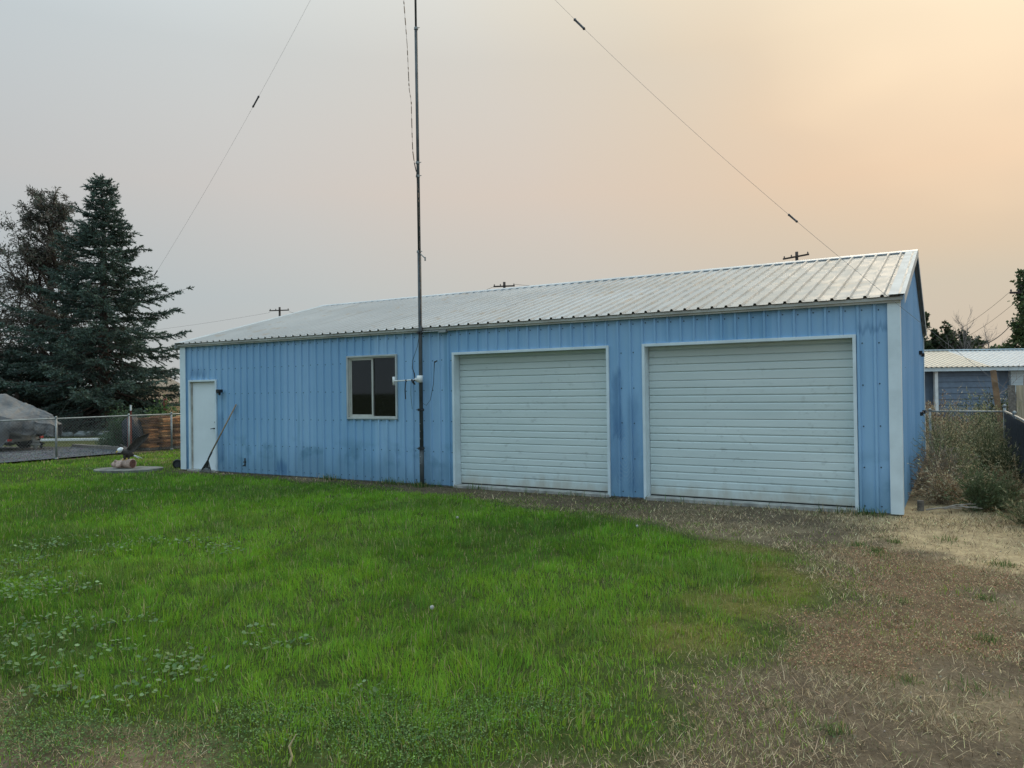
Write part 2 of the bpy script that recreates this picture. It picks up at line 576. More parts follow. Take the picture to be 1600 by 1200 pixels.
def blobs(x, y, L, r):
    d = np.full(np.shape(x), 1e9)
    for a, b in L:
        d = np.minimum(d, (x - a) ** 2 + (y - b) ** 2)
    return sstep(r, r * 0.35, np.sqrt(d) + (fbm(x, y, 3.0, 3) - 0.5) * r * 0.9)
REDZ = [(14.87, -5.22), (15.16, -4.23), (15.43, -3.58), (15.64, -4.82), (15.15, -2.9), (14.74, -5.81), (15.83, -3.37), (15.01, -6.0), (15.53, -5.55)]
YELZ = [(14.4, -4.6), (-3.5, 1.6), (-2.2, 1.2), (-4.8, 2.4), (-1.2, .8), (-3.2, 3.0), (-4.6, 3.6), (13.66, -3.0), (14.45, -4.0), (14.2, -5.2), (14.1, -6.2)]
PALEZ = [(15.32, -0.16), (16.27, -0.7), (16.3, -2.2), (15.74, -1.5), (16.2, 1.5), (15.9, 3.5), (16.2, 5.5), (16.0, 7.5), (15.5, 0.8), (17.5, 0), (17.5, -2)]
def lawn_w(x, y):
    sd = poly_sd(x, y, LAWN) + (fbm(x, y, 1.3, 4) - 0.5) * 1.1
    return sstep(-0.30, 0.30, sd), sd
def zones(x, y):
    lw, sd = lawn_w(x, y)
    rd = blobs(x, y, REDZ, 0.75) * (1 - lw * 0.9)
    ye = blobs(x, y, YELZ, 0.65)
    pa = blobs(x, y, PALEZ, 1.25) * (1 - lw)
    strip = sstep(-2.6, -1.4, y) * sstep(0.6, 0.0, y) * sstep(4.2, 6.2, x) * sstep(13.6, 11.0, x) * (1 - lw)
    return lw, sd, rd, ye, pa, strip

gx = np.unique(np.concatenate([np.array([-900, -500, -260, -140, -90, -60, -45, -34, -27, -22]), np.arange(-19, -6, 0.6), np.arange(-6, 9, 0.25), np.arange(9, 18.4, 0.12), np.arange(18.5, 24, 0.6), np.array([27, 34, 45, 60, 90, 140, 260, 500, 900])]))
gy = np.unique(np.concatenate([np.array([-900, -400, -160, -80, -45, -30, -22, -17, -14]), np.arange(-12.5, 0.6, 0.12), np.arange(0.7, 12, 0.3), np.arange(12.5, 34, 1.2), np.array([40, 50, 65, 90, 140, 260, 500, 900])]))
GX, GY = np.meshgrid(gx, gy)
fx, fy = GX.ravel(), GY.ravel()
lw, sd, rd, ye, pa, stp = zones(fx, fy)
near = sstep(40, 12, np.hypot(fx - 8, fy + 3))
gz = ((fbm(fx, fy, 0.35, 2) - 0.5) * 0.10 + (fbm(fx, fy, 2.2, 3) - 0.5) * 0.035) * near
gz *= sstep(-0.05, 1.2, np.maximum(np.maximum(-0.2 - fx, fx - 15.3), np.maximum(-fy, fy - 9.6)))
gz = gz - 0.012
def ground_z(x, y):
    n = sstep(40, 12, np.hypot(x - 8, y + 3))
    z = ((fbm(x, y, 0.35, 2) - 0.5) * 0.10 + (fbm(x, y, 2.2, 3) - 0.5) * 0.035) * n
    return z * sstep(-0.05, 1.2, np.maximum(np.maximum(-0.2 - x, x - 15.3), np.maximum(-y, y - 9.6))) - 0.012
v3 = lambda c: np.array(c)[None, :]
gc = np.repeat(v3((0.165, 0.130, 0.094)), len(fx), 0)
mixc = lambda a, b, t: a * (1 - t[:, None]) + v3(b) * t[:, None]
gc = mixc(gc, (0.27, 0.215, 0.145), sstep(0.45, 0.65, fbm(fx, fy, 0.9, 4)) * 0.8)
gc = mixc(gc, (0.55, 0.43, 0.27), pa)
gc = mixc(gc, (0.135, 0.108, 0.074), stp * 0.8)
gc = mixc(gc, (0.19, 0.135, 0.085), rd * 0.75)
gc = mixc(gc, (0.060, 0.092, 0.022), lw)
gc = mixc(gc, (0.17, 0.165, 0.05), ye * lw * 0.85)
gc = mixc(gc, (0.09, 0.105, 0.04), sstep(14, 20, np.hypot(fx - 8, fy + 3)) * (fx < 0))
V = np.stack([fx, fy, gz], 1)
nx, ny = len(gx), len(gy)
ii = (np.arange(ny - 1)[:, None] * nx + np.arange(nx - 1)[None]).ravel()
F4 = np.stack([ii, ii + 1, ii + nx + 1, ii + nx], 1)
gme = bpy.data.meshes.new('ground')
gme.from_pydata(V.tolist(), [], F4.tolist())
at = gme.color_attributes.new('tint', 'FLOAT_COLOR', 'POINT')
at.data.foreach_set('color', np.concatenate([gc, np.ones((len(gc), 1))], 1).astype(np.float32).ravel())
gme.polygons.foreach_set('use_smooth', [True] * len(F4))
gme.materials.append(GROUND)
go = bpy.data.objects.new('ground', gme)
COL.objects.link(go)
setp(go, 'yard ground of turf soil and dry dirt around the blue shed', kind='structure')

# gravel lane beyond the left fence
gp = np.array([(-6.15, -6), (-6.1, -1.2), (-6.1, 2.6), (-7.0, 3.05), (-10.4, 3.3), (-14.5, 2.0), (-22, -3.0), (-22, -12), (-12, -12)])
mb = MB()
mb.add([(a, b, 0.03) for a, b in gp], [tuple(range(len(gp)))])
o = mb.build('gravel_path', GRAVEL)
setp(o, 'dark grey gravel lane behind the chain link fence on the left', kind='structure')
# loose stones on it
n = 5000
px = rng.uniform(-13, -6.1, n)
py = rng.uniform(-4, 3.2, n)
k = poly_sd(px, py, gp) > 0.05
px, py = px[k], py[k]
n = len(px)
s = rng.uniform(0.012, 0.035, n)
off = rng.normal(size=(n, 4, 3))
off /= np.linalg.norm(off, axis=2, keepdims=True)
Vv = np.stack([px, py, np.full(n, 0.035)], 1)[:, None, :] + off * s[:, None, None]
g = rng.uniform(0.06, 0.22, (n, 1)) * np.array([[1, 1.02, 1.08]])
STONE = leaf_mat('loose_stone', 0.9, 0.0, 0.2)
o = tri_mesh('gravel_stones', Vv, STONE, None, g, [(0, 1, 2), (0, 2, 3), (0, 3, 1), (1, 3, 2)])
setp(o, 'loose grey stones scattered over the gravel lane', 'gravel', kind='stuff')

# ---------------------------------------------------------------- blue metal shed
L, D, H, RH = 15.1, 9.36, 2.96, 4.25
NP, SP = 18, 15.1 / 72
shed = empty('metal_shed', (0, 0, 0), 0, 'long blue ribbed metal shed with pale roof and two white garage doors', 'shed')
G1, G2, GH = (7.747, 10.854), (11.426, 14.549), 2.471
WN = (5.168, 6.452, 1.23, 2.491)
DR = (0.252, 1.22, 2.10)
OPEN = [(G1[0] + .03, G1[1] - .03, -1, GH - .03), (G2[0] + .03, G2[1] - .03, -1, GH - .03),
        (WN[0] + .03, WN[1] - .03, WN[2] + .03, WN[3] - .03), (DR[0] + .03, DR[1] - .03, -1, DR[2] - .03)]
RIBS = ((-0.027, 0.0), (-0.014, 0.030), (0.014, 0.030), (0.027, 0.0))
def profile_points(x0, x1, sp, first=0.5):
    pts = []
    k = math.floor(x0 / sp) - 1
    while k * sp < x1 + sp:
        c = (k + first) * sp
        pts += [(c + a, h) for a, h in RIBS]
        k += 1
    pts.sort()
    xs = [p[0] for p in pts]
    hs = [p[1] for p in pts]
    ev = lambda x: float(np.interp(x, xs, hs))
    return [x for x in xs if x0 < x < x1], ev
def front_panel(x0, x1):
    xs, ev = profile_points(x0, x1, SP)
    xs = sorted(set([x0, x1] + xs + [e for o_ in OPEN for e in o_[:2] if x0 < e < x1]))
    m = MB()
    for a, b in zip(xs[:-1], xs[1:]):
        mid = (a + b) / 2
        iv = [(0.015, H)]
        for oa, ob, za, zb in OPEN:
            if oa < mid < ob:
                nv = []
                for p, q in iv:
                    if za > p:
                        nv.append((p, min(q, za)))
                    if zb < q:
                        nv.append((max(p, zb), q))
                iv = nv
        for p, q in iv:
            m.quad((a, -ev(a), p), (b, -ev(b), p), (b, -ev(b), q), (a, -ev(a), q))
    return m
for i in range(NP):
    x0, x1 = i * L / NP, (i + 1) * L / NP
    m = front_panel(x0, x1)
    if m.v:
        m.build('wall_panel', BLUE, shed)
def side_top(y):
    return H + (RH - H) * (1 - abs(y - D / 2) / (D / 2)) - 0.02
NS = 11
LW = L - .045            # sheet plane of the right gable, behind its corner trim
for i in range(NS):
    y0, y1 = i * D / NS, (i + 1) * D / NS
    xs, ev = profile_points(y0, y1, D / NS / 4)
    xs = sorted(set([y0, y1] + xs + ([D / 2] if y0 < D / 2 < y1 else [])))
    m, m2 = MB(), MB()
    for a, b in zip(xs[:-1], xs[1:]):
        m.quad((LW + ev(a), a, 0.015), (LW + ev(b), b, 0.015), (LW + ev(b), b, side_top(b)), (LW + ev(a), a, side_top(a)))
        m2.quad((-ev(a), a, 0.015), (-ev(a), a, side_top(a)), (-ev(b), b, side_top(b)), (-ev(b), b, 0.015))
    m.build('wall_panel', BLUE, shed)
    m2.build('wall_panel', BLUE, shed)
m = MB()
xs, ev = profile_points(0, L, SP)
xs = [0] + xs + [L]
for a, b in zip(xs[:-1], xs[1:]):
    m.quad((a, D + ev(a), 0.015), (a, D + ev(a), H), (b, D + ev(b), H), (b, D + ev(b), 0.015))
m.build('back_wall', BLUE, shed)
# floor slab inside and base closure
MB().box(0.03, L - .03, 0.03, D - .03, -0.1, 0.012).build('floor_slab', CONC, shed)
# interior studs seen through the window
for x in (5.0, 5.62, 6.36, 6.9):
    MB().box(x, x + .04, 0.05, 0.14, 0.02, 2.9).build('stud', TANWOOD, shed)

# screws of the front and right wall
def disc(m, c, nrm_, r, n=6, h=0.004):
    c = np.array(c)
    nv = np.array(nrm_, float)
    nv /= np.linalg.norm(nv)
    a = np.cross(nv, [0, 0, 1.0])
    if np.linalg.norm(a) < .1:
        a = np.array([1.0, 0, 0])
    a /= np.linalg.norm(a)
    b = np.cross(nv, a)
    ring = [c + r * (math.cos(2 * math.pi * k / n) * a + math.sin(2 * math.pi * k / n) * b) for k in range(n)]
    top = [p + nv * h for p in ring]
    m.add(ring + top, [tuple(n + k for k in range(n))] + [(k, (k + 1) % n, n + (k + 1) % n, n + k) for k in range(n)])
m = MB()
for k in range(72):
    for zrow in (0.10, 0.627, 1.203, 1.775, 2.336, 2.80):
        x = (k + 0.5) * SP + 0.05
        if any(a - .06 < x < b + .06 and za - .05 < zrow < zb + .07 for a, b, za, zb in OPEN) or x > L - .17 or x < .17:
            continue
        disc(m, (x, 0, zrow + random.uniform(-.01, .01)), (0, -1, 0), 0.0105)
for k in range(44):
    for zrow in (0.627, 1.203, 1.775, 2.336):
        disc(m, (LW, (k + .5) * D / 44 + .05, zrow), (1, 0, 0), 0.0105)
setp(m.build('screw_heads', SCREW, shed), kind='stuff')

# roof
SLOPE = math.atan2(RH - H, D / 2)
EZ = H + 0.030
def roof_pt(x, s, h, side):           # s: distance up the slope from the wall line
    c, sn = math.cos(SLOPE), math.sin(SLOPE)
    y = s * c - h * sn
    z = EZ + s * sn + h * c
    return (x, y if side > 0 else D - y, z)
SL = (D / 2) / math.cos(SLOPE)
OV = -0.13
XO0, XO1 = -0.08, L + 0.05
def roof_strip(x0, x1, side, s1=SL - .01):
    xs, ev = profile_points(x0, x1, SP, 0.0)
    xs = [x0] + xs + [x1]
    m = MB()
    for a, b in zip(xs[:-1], xs[1:]):
        q = [roof_pt(a, OV, ev(a), side), roof_pt(b, OV, ev(b), side), roof_pt(b, s1, ev(b), side), roof_pt(a, s1, ev(a), side)]
        m.quad(*(q if side > 0 else q[::-1]))
    return m
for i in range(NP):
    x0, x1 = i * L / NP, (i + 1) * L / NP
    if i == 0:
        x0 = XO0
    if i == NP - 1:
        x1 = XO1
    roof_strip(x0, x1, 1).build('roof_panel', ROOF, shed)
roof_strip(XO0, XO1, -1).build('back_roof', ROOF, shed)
m = MB()
for k in range(72):
    for srow in (-0.04, 0.95, 1.95, 2.95, 3.95, 4.6):
        disc(m, roof_pt((k + .22) * SP, srow, 0, 1), (0, -math.sin(SLOPE), math.cos(SLOPE)), 0.009)
setp(m.build('roof_screws', RSCREW, shed), kind='stuff')
# ridge cap
m = MB()
P = []
for x in (XO0 - .02, XO1 + .02):
    row = []
    for side, s_, h in ((1, SL - .17, .012), (1, SL - .165, .030), (1, SL, .036), (-1, SL - .165, .030), (-1, SL - .17, .012)):
        row.append(roof_pt(x, s_, h, side))
    P.append(row)
m.grid(P)
m.build('ridge_cap', simple('ridge_cap_metal', (0.50, 0.53, 0.55), .45, .15, 2, 0.2), shed, solid=0.006)
# eave trim along the front
m = MB()
m.box(0, L, -.075, -.034, H - .085, H + .010)
m.box(-.07, L + .04, -.10, -.077, H - .055, H - .012)
m.build('eave_trim', EAVE, shed, bevel=.004)
# dark closures under the rib ends
m = MB()
for k in range(73):
    c = k * SP
    a = [roof_pt(c - .024, OV + .02, -.001, 1), roof_pt(c + .024, OV + .02, -.001, 1), roof_pt(c + .012, OV + .02, .019, 1), roof_pt(c - .012, OV + .02, .019, 1)]
    m.quad(*a)
setp(m.build('rib_closures', BLACK, shed), kind='stuff')
# rake trims at both gables
for sx, xa in ((1, L), (-1, 0)):
    for side in (1, -1):
        m = MB()
        X0, X1 = (xa - .13 * sx, xa + (.065 if sx > 0 else .095) * sx)
        T = [roof_pt(X0, OV - .01, .026, side), roof_pt(X1, OV - .01, .026, side), roof_pt(X1, SL + .005, .026, side), roof_pt(X0, SL + .005, .026, side)]
        lo = lambda p, d: (p[0], p[1], p[2] - d)
        m.add(T + [lo(T[1], .13), lo(T[2], .13), lo(T[0], .012), lo(T[3], .012)], [(0, 1, 2, 3), (1, 4, 5, 2), (0, 3, 7, 6)])
        m.build('rake_trim', RAKE, shed, solid=.006)
# corner trims
m = MB()
m.box(14.945, L + .003, -.046, -.032, 0.01, H - .0); m.box(L - .011, L + .003, -.0315, .11, 0.01, H)
m.build('corner_trim', TRIM, shed, bevel=.003)
m = MB()
m.box(-.046, .15, -.046, -.032, 0.01, H); m.box(-.046, -.032, -.0315, .11, 0.01, H)
m.build('corner_trim', TRIM, shed, bevel=.003)
for xa, xb in ((-.046, -.032), (L - .011, L + .003)):
    MB().box(xa, xb, D - .11, D + .03, .01, H).build('corner_trim', TRIM, shed)

# garage doors
def garage_door(x0, x1, name):
    t = .045
    fr = MB()
    fr.box(x0, x0 + t, -.042, -.003, .0, GH)
    fr.box(x1 - t, x1, -.042, -.003, .0, GH)
    fr.box(x0 + t, x1 - t, -.042, -.003, GH - t, GH)
    fr.build('door_trim', TRIM, shed, bevel=.003)
    jb = MB()
    jb.box(x0 + t - .012, x0 + t, -.0025, .21, .02, GH - t)
    jb.box(x1 - t, x1 - t + .012, -.0025, .21, .02, GH - t)
    jb.box(x0 + t, x1 - t, -.0025, .21, GH - t, GH - t + .012)
    jb.build('door_jamb', TRIM, shed)
    MB().box(x0 + .02, x1 - .02, -.05, .30, -.02, .040).build('door_sill', CONC, shed, bevel=.006)
    g = MB()                                     # rubber seal
    g.box(x0 + t, x1 - t, .165, .19, .042, .058)
    door = g.build('garage_door', BLACK, shed)
    xa, xb = x0 + t + .006, x1 - t - .006
    hs = 0.606
    yf = .150
    for k in range(4):
        zb = .060 + k * hs
        zt = min(zb + hs - .004, GH - t - .002)
        zs = [(zb, yf + .006), (zb + .010, yf)]
        for j, u in enumerate((.145, .262, .378, .494)):
            if zb + u + .02 < zt:
                zs += [(zb + u - .026, yf), (zb + u, yf + .022), (zb + u + .004, yf + .022), (zb + u + .0045, yf)]
        zs += [(zt - .010, yf), (zt, yf + .006)]
        m = MB()
        pro = zs + [(zt, yf + .04), (zb, yf + .04)]
        nn = len(pro)
        Vs = [(xa, y, z) for z, y in pro] + [(xb, y, z) for z, y in pro]
        m.add(Vs, [(i, nn + i, nn + (i + 1) % nn, (i + 1) % nn) for i in range(nn)] + [tuple(range(nn)), tuple(reversed(range(nn, 2 * nn)))])
        m.build('door_section', DOORW, door)
    return door
garage_door(*G1, 'a')
garage_door(*G2, 'b')

# side door
x0, x1, zt = DR
t = .042
m = MB()
m.box(x0, x0 + t, -.042, -.003, 0, zt); m.box(x1 - t, x1, -.042, -.003, 0, zt); m.box(x0 + t, x1 - t, -.042, -.003, zt - t, zt)
m.build('door_frame', TRIM, shed, bevel=.003)
m = MB()
m.box(x0 + t - .012, x0 + t + .02, -.0025, .13, 0.03, zt - t); m.box(x1 - t - .005, x1 - t + .012, -.0025, .13, 0.03, zt - t); m.box(x0 + t + .02, x1 - t - .005, -.0025, .13, zt - t - .012, zt - t + .01)
m.build('door_jamb', RUSTY, shed)
MB().box(x0 - .02, x1 + .03, -.09, .12, -.02, .028).build('door_sill', CONC, shed, bevel=.005)
DOORF = simple('flat_white_door_paint', (0.80, 0.86, 0.90), .4, .05, 1.5)
door = MB().box(x0 + t + .022, x1 - t - .007, .03, .075, .032, zt - t - .014).build('door', DOORF, shed, bevel=.002)
m = MB()
hx = x1 - t - .075
m.tube([(hx, .03, .98), (hx, -.02, .98)], .016, 10)
m.tube([(hx + .005, -.02, .98), (hx - .06, -.024, .978), (hx - .11, -.02, .97)], [.010, .009, .007], 8)
m.build('door_handle', BLACK, door, smooth=True)
m = MB()
m.tube([(hx, .03, 1.12), (hx, .018, 1.12)], .022, 12)
m.build('deadbolt', GALV, door)

# window
x0, x1, z0, z1 = WN
t = .034
m = MB()
m.box(x0, x1, -.042, -.003, z0, z0 + t); m.box(x0, x1, -.042, -.003, z1 - t, z1); m.box(x0, x0 + t, -.042, -.003, z0 + t, z1 - t); m.box(x1 - t, x1, -.042, -.003, z0 + t, z1 - t)
win = m.build('window', WTRIM, shed, bevel=.003)
FR = simple('aluminium_frame', (0.58, 0.58, 0.54), .4, .1, 4, 0.3)
m = MB()
a, b, c, d = x0 + t, x1 - t, z0 + t, z1 - t
m.box(a, b, -.0025, .075, c - .01, c + .025); m.box(a, b, -.0025, .075, d - .025, d + .01); m.box(a - .01, a + .03, -.0025, .075, c + .025, d - .025); m.box(b - .02, b + .01, -.0025, .075, c + .025, d - .025)
m.build('window_frame', FR, win)
mid = a + (b - a) * .475
m = MB()
m.box(a + .03, mid + .03, .018, .035, c + .025, c + .055); m.box(a + .03, mid + .03, .018, .035, d - .055, d - .025); m.box(a + .03, a + .055, .018, .035, c + .055, d - .055); m.box(mid - .005, mid + .03, .018, .035, c + .055, d - .055)
m.build('sash', FR, win, bevel=.002)
MB().box(mid + .005, mid + .03, .040, .058, c + .025, d - .025).build('mullion', FR, win)
MB().box(a + .056, mid - .006, .025, .029, c + .056, d - .056).build('pane', GLASS, win)
MB().box(mid + .031, b - .021, .047, .051, c + .026, d - .026).build('pane', GLASS, win)

# two short metal brackets on the gable wall
for z in (2.42, 1.13):
    m = MB()
    m.box(L - .014, L - .006, 6.6, 8.0, z, z + .035); m.box(L - .014, L + .05, 6.6, 6.64, z - .02, z + .06); m.box(L - .014, L + .05, 7.96, 8.0, z - .02, z + .06)
    m.build('wall_bracket', BLACK, shed)
# lamp by the door
m = MB()
m.tube([(1.25, -.03, 1.83), (1.40, -.12, 1.83)], .022, 8); m.box(1.38, 1.48, -.17, -.06, 1.80, 1.87); m.tube([(1.43, -.11, 1.80), (1.43, -.11, 1.74)], [.028, .022], 8); m.box(1.235, 1.27, -.035, -.001, 1.79, 1.87)
m.build('wall_lamp', BLACK, shed, bevel=.004)
# small pipe stub low on the wall
m = MB()
m.tube([(2.15, -.03, .16), (2.15, -.03, .34)], .014, 8); m.tube([(2.15, -.03, .20), (2.15, -.09, .17)], .012, 8); m.box(2.12, 2.18, -.05, -.02, .24, .27)
m.build('hose_bib', DARKM, shed)

# ---------------------------------------------------------------- antenna mast
MX, MY = 7.11, -0.14
mast = empty('antenna_mast', (MX, MY, 0), 0, 'tall thin grey steel antenna mast standing against the shed front', 'mast')
m = MB()
m.tube([(0, 0, -.1), (0, 0, .72)], .042, 12); m.tube([(0, 0, .70), (0, 0, 4.4)], .036, 12)
m.tube([(0, 0, 4.35), (-.015, 0, 8.6)], .029, 12); m.tube([(-.015, 0, 8.55), (-.03, 0, 13.6)], .021, 10)
m.build('pole', MASTM, mast, smooth=True)
for z in (.70, 1.42, 2.86):
    m = MB()
    m.tube([(0, 0, z - .025), (0, 0, z + .025)], .052, 12)
    m.box(-.02, .02, -.085, -.05, z - .02, z + .02); m.tube([(-.09, -.03, z), (.09, -.03, z)], .008, 6)
    m.build('clamp', DARKM, mast)
for z in (.42, .55, .88, 1.02, 1.16):
    MB().tube([(0, -.030, z), (0, -.054, z)], .010, 6).build('bolt', GALV, mast)
m = MB()
m.tube([(0, .0, 2.875), (.52, .06, 2.875)], .012, 6); m.box(.40, .56, .02, .115, 2.845, 2.895)
m.build('eave_bracket', GALV, mast)
for z in (8.58, 6.05, 5.8, 4.38):
    m = MB()
    m.tube([(-.01, 0, z - .02), (-.01, 0, z + .02)], .040, 10); m.tube([(-.06, 0, z), (.07, 0, z)], .007, 6)
    if z == 4.38:
        m.tube([(0, 0, 4.36), (.15, -.02, 4.24)], .011, 6); m.tube([(.15, -.02, 4.26), (.15, -.02, 4.19)], .014, 6)
    m.build('standoff', GALV, mast)
# white plastic arm with tees
m = MB()
m.tube([(-.045, -.03, 1.985), (-.62, -.03, 1.965)], .013, 8)
m.tube([(-.10, -.03, 1.984), (.02, -.03, 1.988)], .036, 10); m.tube([(.0, -.03, 1.93), (.0, -.03, 2.06)], .058, 12)
m.tube([(-.62, -.03, 1.89), (-.62, -.03, 2.05)], .026, 10); m.tube([(-.60, -.03, 1.966), (-.53, -.03, 1.968)], .022, 8)
m.build('plastic_arm', PVC, mast, smooth=True)
for x in (-.32, -.55):
    MB().tube([(x - .012, -.03, 1.972), (x + .012, -.03, 1.972)], .020, 8).build('tape_wrap', BLACK, mast)
MB().tube([(-.17, -.06, 1.985), (-.13, -.07, 1.93), (-.10, -.06, 1.90), (-.14, -.05, 1.95), (-.09, -.05, 1.98)], .018, 6).build('tied_cord', BLACK, mast)
MB().tube([(-.32, -.04, 1.97), (-.335, -.05, 1.80), (-.325, -.05, 1.62)], .010, 5).build('loose_strap', BLACK, mast)
MB().tube([(-.19, -.05, 1.95), (-.20, -.05, 1.7), (-.17, -.05, 1.43)], .004, 5).build('loose_cord', BLACK, mast)
# ladder line: black web with windows, sagging off the mast then running down it
lad = [(-.31, -.02, 9.6), (-.27, -.02, 9.06), (-.21, -.02, 8.3), (-.175, -.02, 7.46), (-.13, -.02, 7.24), (-.12, -.02, 6.6), (-.11, -.02, 6.3), (-.06, -.04, 6.05), (-.005, -.05, 5.85),
       (.035, -.05, 5.3), (.045, -.05, 4.8), (.04, -.05, 4.2), (.05, -.05, 3.7), (.05, -.05, 3.1), (.04, -.06, 2.9)]
def resample(P, n):
    P = np.array(P, float)
    s_ = np.concatenate([[0], np.cumsum(np.linalg.norm(np.diff(P, axis=0), axis=1))])
    t_ = np.linspace(0, s_[-1], n)
    return np.stack([np.interp(t_, s_, P[:, i]) for i in range(3)], 1)
Q = resample(lad, 150)
m = MB()
i = 0
while i < 147:
    run = random.choice((1, 2, 2, 3, 4))
    seg = Q[i:min(i + run + 1, 150)]
    m.tube(seg, [random.uniform(.009, .017)] * len(seg), 5, ex=.35)
    i += run + random.choice((1, 1, 2)) if i < 90 or random.random() < .8 else run
m.tube(Q[::3], .0035, 4)
m.tube([(.04, -.06, 2.9), (-.05, -.03, 2.6), (-.17, -.02, 2.35), (-.18, -.02, 2.2), (-.12, -.04, 2.1), (-.10, -.05, 1.99)], [.004, .004, .005, .008, .010, .008], 6)
m.tube([(.05, -.03, 1.55), (.12, 0, 1.50), (.20, .02, 1.60), (.27, .03, 1.9), (.29, .03, 2.2), (.30, .03, 2.32)], [.0035, .0035, .004, .005, .006, .009], 6)
m.tube([(.30, .03, 2.30), (.33, .07, 2.33)], .014, 6)
m.build('feed_line', BLACK, mast)
# guy wires
def guy(top, anchor, sag, ins, label, grp='guy wires of the mast'):
    T_, A_ = np.array(top), np.array(anchor)
    e_ = empty('guy_wire', tuple(A_), 0, label, 'wire', grp)
    t_ = np.linspace(0, 1, 40)[:, None]
    X = T_ + (A_ - T_) * t_
    X[:, 2] -= sag * 4 * t_[:, 0] * (1 - t_[:, 0])
    MB().tube(X - A_, .0021, 5).build('wire', GALVD, e_)
    for u, ln, r_ in ins:
        c0 = np.array([np.interp(u, t_[:, 0], X[:, i]) for i in range(3)]) - A_
        d_ = (A_ - T_) / np.linalg.norm(A_ - T_)
        d_ = np.array([d_[0], d_[1], d_[2] - sag * 4 * (1 - 2 * u) / np.linalg.norm(A_ - T_)])
        d_ /= np.linalg.norm(d_)
        MB().tube([c0 - d_ * ln * .6, c0 - d_ * ln * .5, c0 - d_ * ln * .4, c0 + d_ * ln * .4, c0 + d_ * ln * .5, c0 + d_ * ln * .6], [r_ * .3, r_ * 1.15, r_ * .8, r_ * .8, r_ * 1.15, r_ * .3], 8).build('insulator', INSUL, e_, smooth=True)
GALVD = simple('dull_wire', (0.24, 0.22, 0.21), .6, .2, 9, .3)
INSUL = simple('dark_glazed_insulator', (0.075, 0.07, 0.075), .35, .2, 6)
guy((7.09, -.12, 12.0), (16.80, -1.0, 1.17), .48, [(.362, .26, .023), (.698, .15, .017)], 'thin guy wire slanting down right from the mast across the shed roof')
guy((7.09, -.12, 13.0), (-6.0, .34, 1.16), .75, [(.348, .26, .022), (.636, .15, .016)], 'thin guy wire slanting down left from the mast to the fence post')

# ---------------------------------------------------------------- rake leaning on the wall
rk = empty('garden_rake', (1.30, -.28, 0), 0, 'garden rake with worn wooden handle and black head leaning beside the white door', 'rake')
m = MB()
m.tube([(.0, .0, .40), (.59, .245, 1.53)], [.017, .016], 10)
m.build('handle', WOODH, rk, smooth=True)
m = MB()
m.tube([(.04, .016, .47), (-.03, -.01, .33), (-.06, -.02, .24)], [.022, .020, .012], 8)
m.build('ferrule', BLACK, rk, smooth=True)
m = MB()
for k in range(13):
    a = (k - 6) / 6
    m.tube([(-.04, -.015, .30), (-.09 + a * .075, -.025, .15), (-.10 + a * .17, -.03, .045), (-.105 + a * .18, -.06, .012)], .0055, 5)
m.tube([(-.20, -.03, .13), (-.09, -.03, .155), (.02, -.025, .13)], .009, 6)
m.tube([(-.045, -.015, .30), (-.24, -.03, .075)], .012, 6); m.tube([(-.045, -.015, .30), (.065, -.03, .06)], .010, 6)
m.build('tines', BLACK, rk)

# ---------------------------------------------------------------- eagle statue on its log and pad
pad = MB()
pg = [(.78 * math.cos(a) * (1 + .05 * math.sin(3 * a)), .55 * math.sin(a) * (1 + .06 * math.cos(2 * a))) for a in np.linspace(0, 2 * math.pi, 28, endpoint=False)]
pad.prism(pg, -.05, .035, Matrix.Translation((-1.22, -.62, 0)) @ Matrix.Rotation(R(30), 4, 'Z'))
setp(pad.build('stone_pad', simple('pad_stone', (.20, .20, .18), .9, .4, 5, bump=.5), bevel=.01), 'flat grey stone pad in the lawn under the eagle statue', 'pad')
eg = empty('eagle_statue', (-1.30, -.62, .035), R(30), 'bald eagle statue with raised wing perched on a pinkish log', 'statue')
LOGM = simple('painted_log', (.48, .34, .28), .8, .45, 9, bump=.6)
LOGE = simple('log_end_grain', (.16, .075, .06), .85, .4, 20)
m = MB()
m.tube([(-.36, .10, .07), (-.30, .085, .09), (-.1, .04, .105), (.1, -.02, .115), (.20, -.06, .115), (.205, -.062, .115)], [.05, .075, .095, .11, .115, .10], 14)
m.tube([(-.08, -.02, .10), (-.11, -.13, .065), (-.115, -.16, .06)], [.06, .05, .042], 10)
m.tube([(-.22, .05, .12), (-.27, .02, .19)], [.05, .03], 8)
m.tube([(-.05, .04, .17), (-.08, .03, .235)], [.07, .04], 8)
m.build('log', LOGM, eg, smooth=True)
MB().tube([(.204, -.0618, .115), (.211, -.064, .115)], .096, 14).build('log_end', LOGE, eg)
FEA = simple('dark_brown_feather', (.060, .050, .045), .7, .45, 22, bump=.5)
WHF = simple('white_feather', (.78, .80, .82), .6, .1, 20, bump=.3)
YEL = simple('yellow_beak', (.62, .42, .08), .5, .15, 9)
m = MB()
m.tube([(.16, .10, .30), (.10, .06, .32), (.03, .01, .36), (-.03, -.03, .41), (-.06, -.06, .45)], [.03, .075, .095, .085, .055], 12, ex=.9)
m.tube([(.0, -.02, .32), (.0, -.03, .22)], [.045, .03], 8); m.tube([(.06, .03, .30), (.05, .02, .21)], [.045, .03], 8)
m.build('body', FEA, eg, smooth=True)
m = MB()
m.tube([(-.045, -.045, .44), (-.065, -.07, .445), (-.085, -.10, .435), (-.10, -.125, .42), (-.11, -.14, .41)], [.052, .062, .060, .045, .02], 12)
m.build('head', WHF, eg, smooth=True)
m = MB()
m.tube([(-.105, -.13, .418), (-.125, -.16, .405), (-.13, -.17, .375)], [.024, .018, .004], 8)
m.build('beak', YEL, eg, smooth=True)
m = MB()
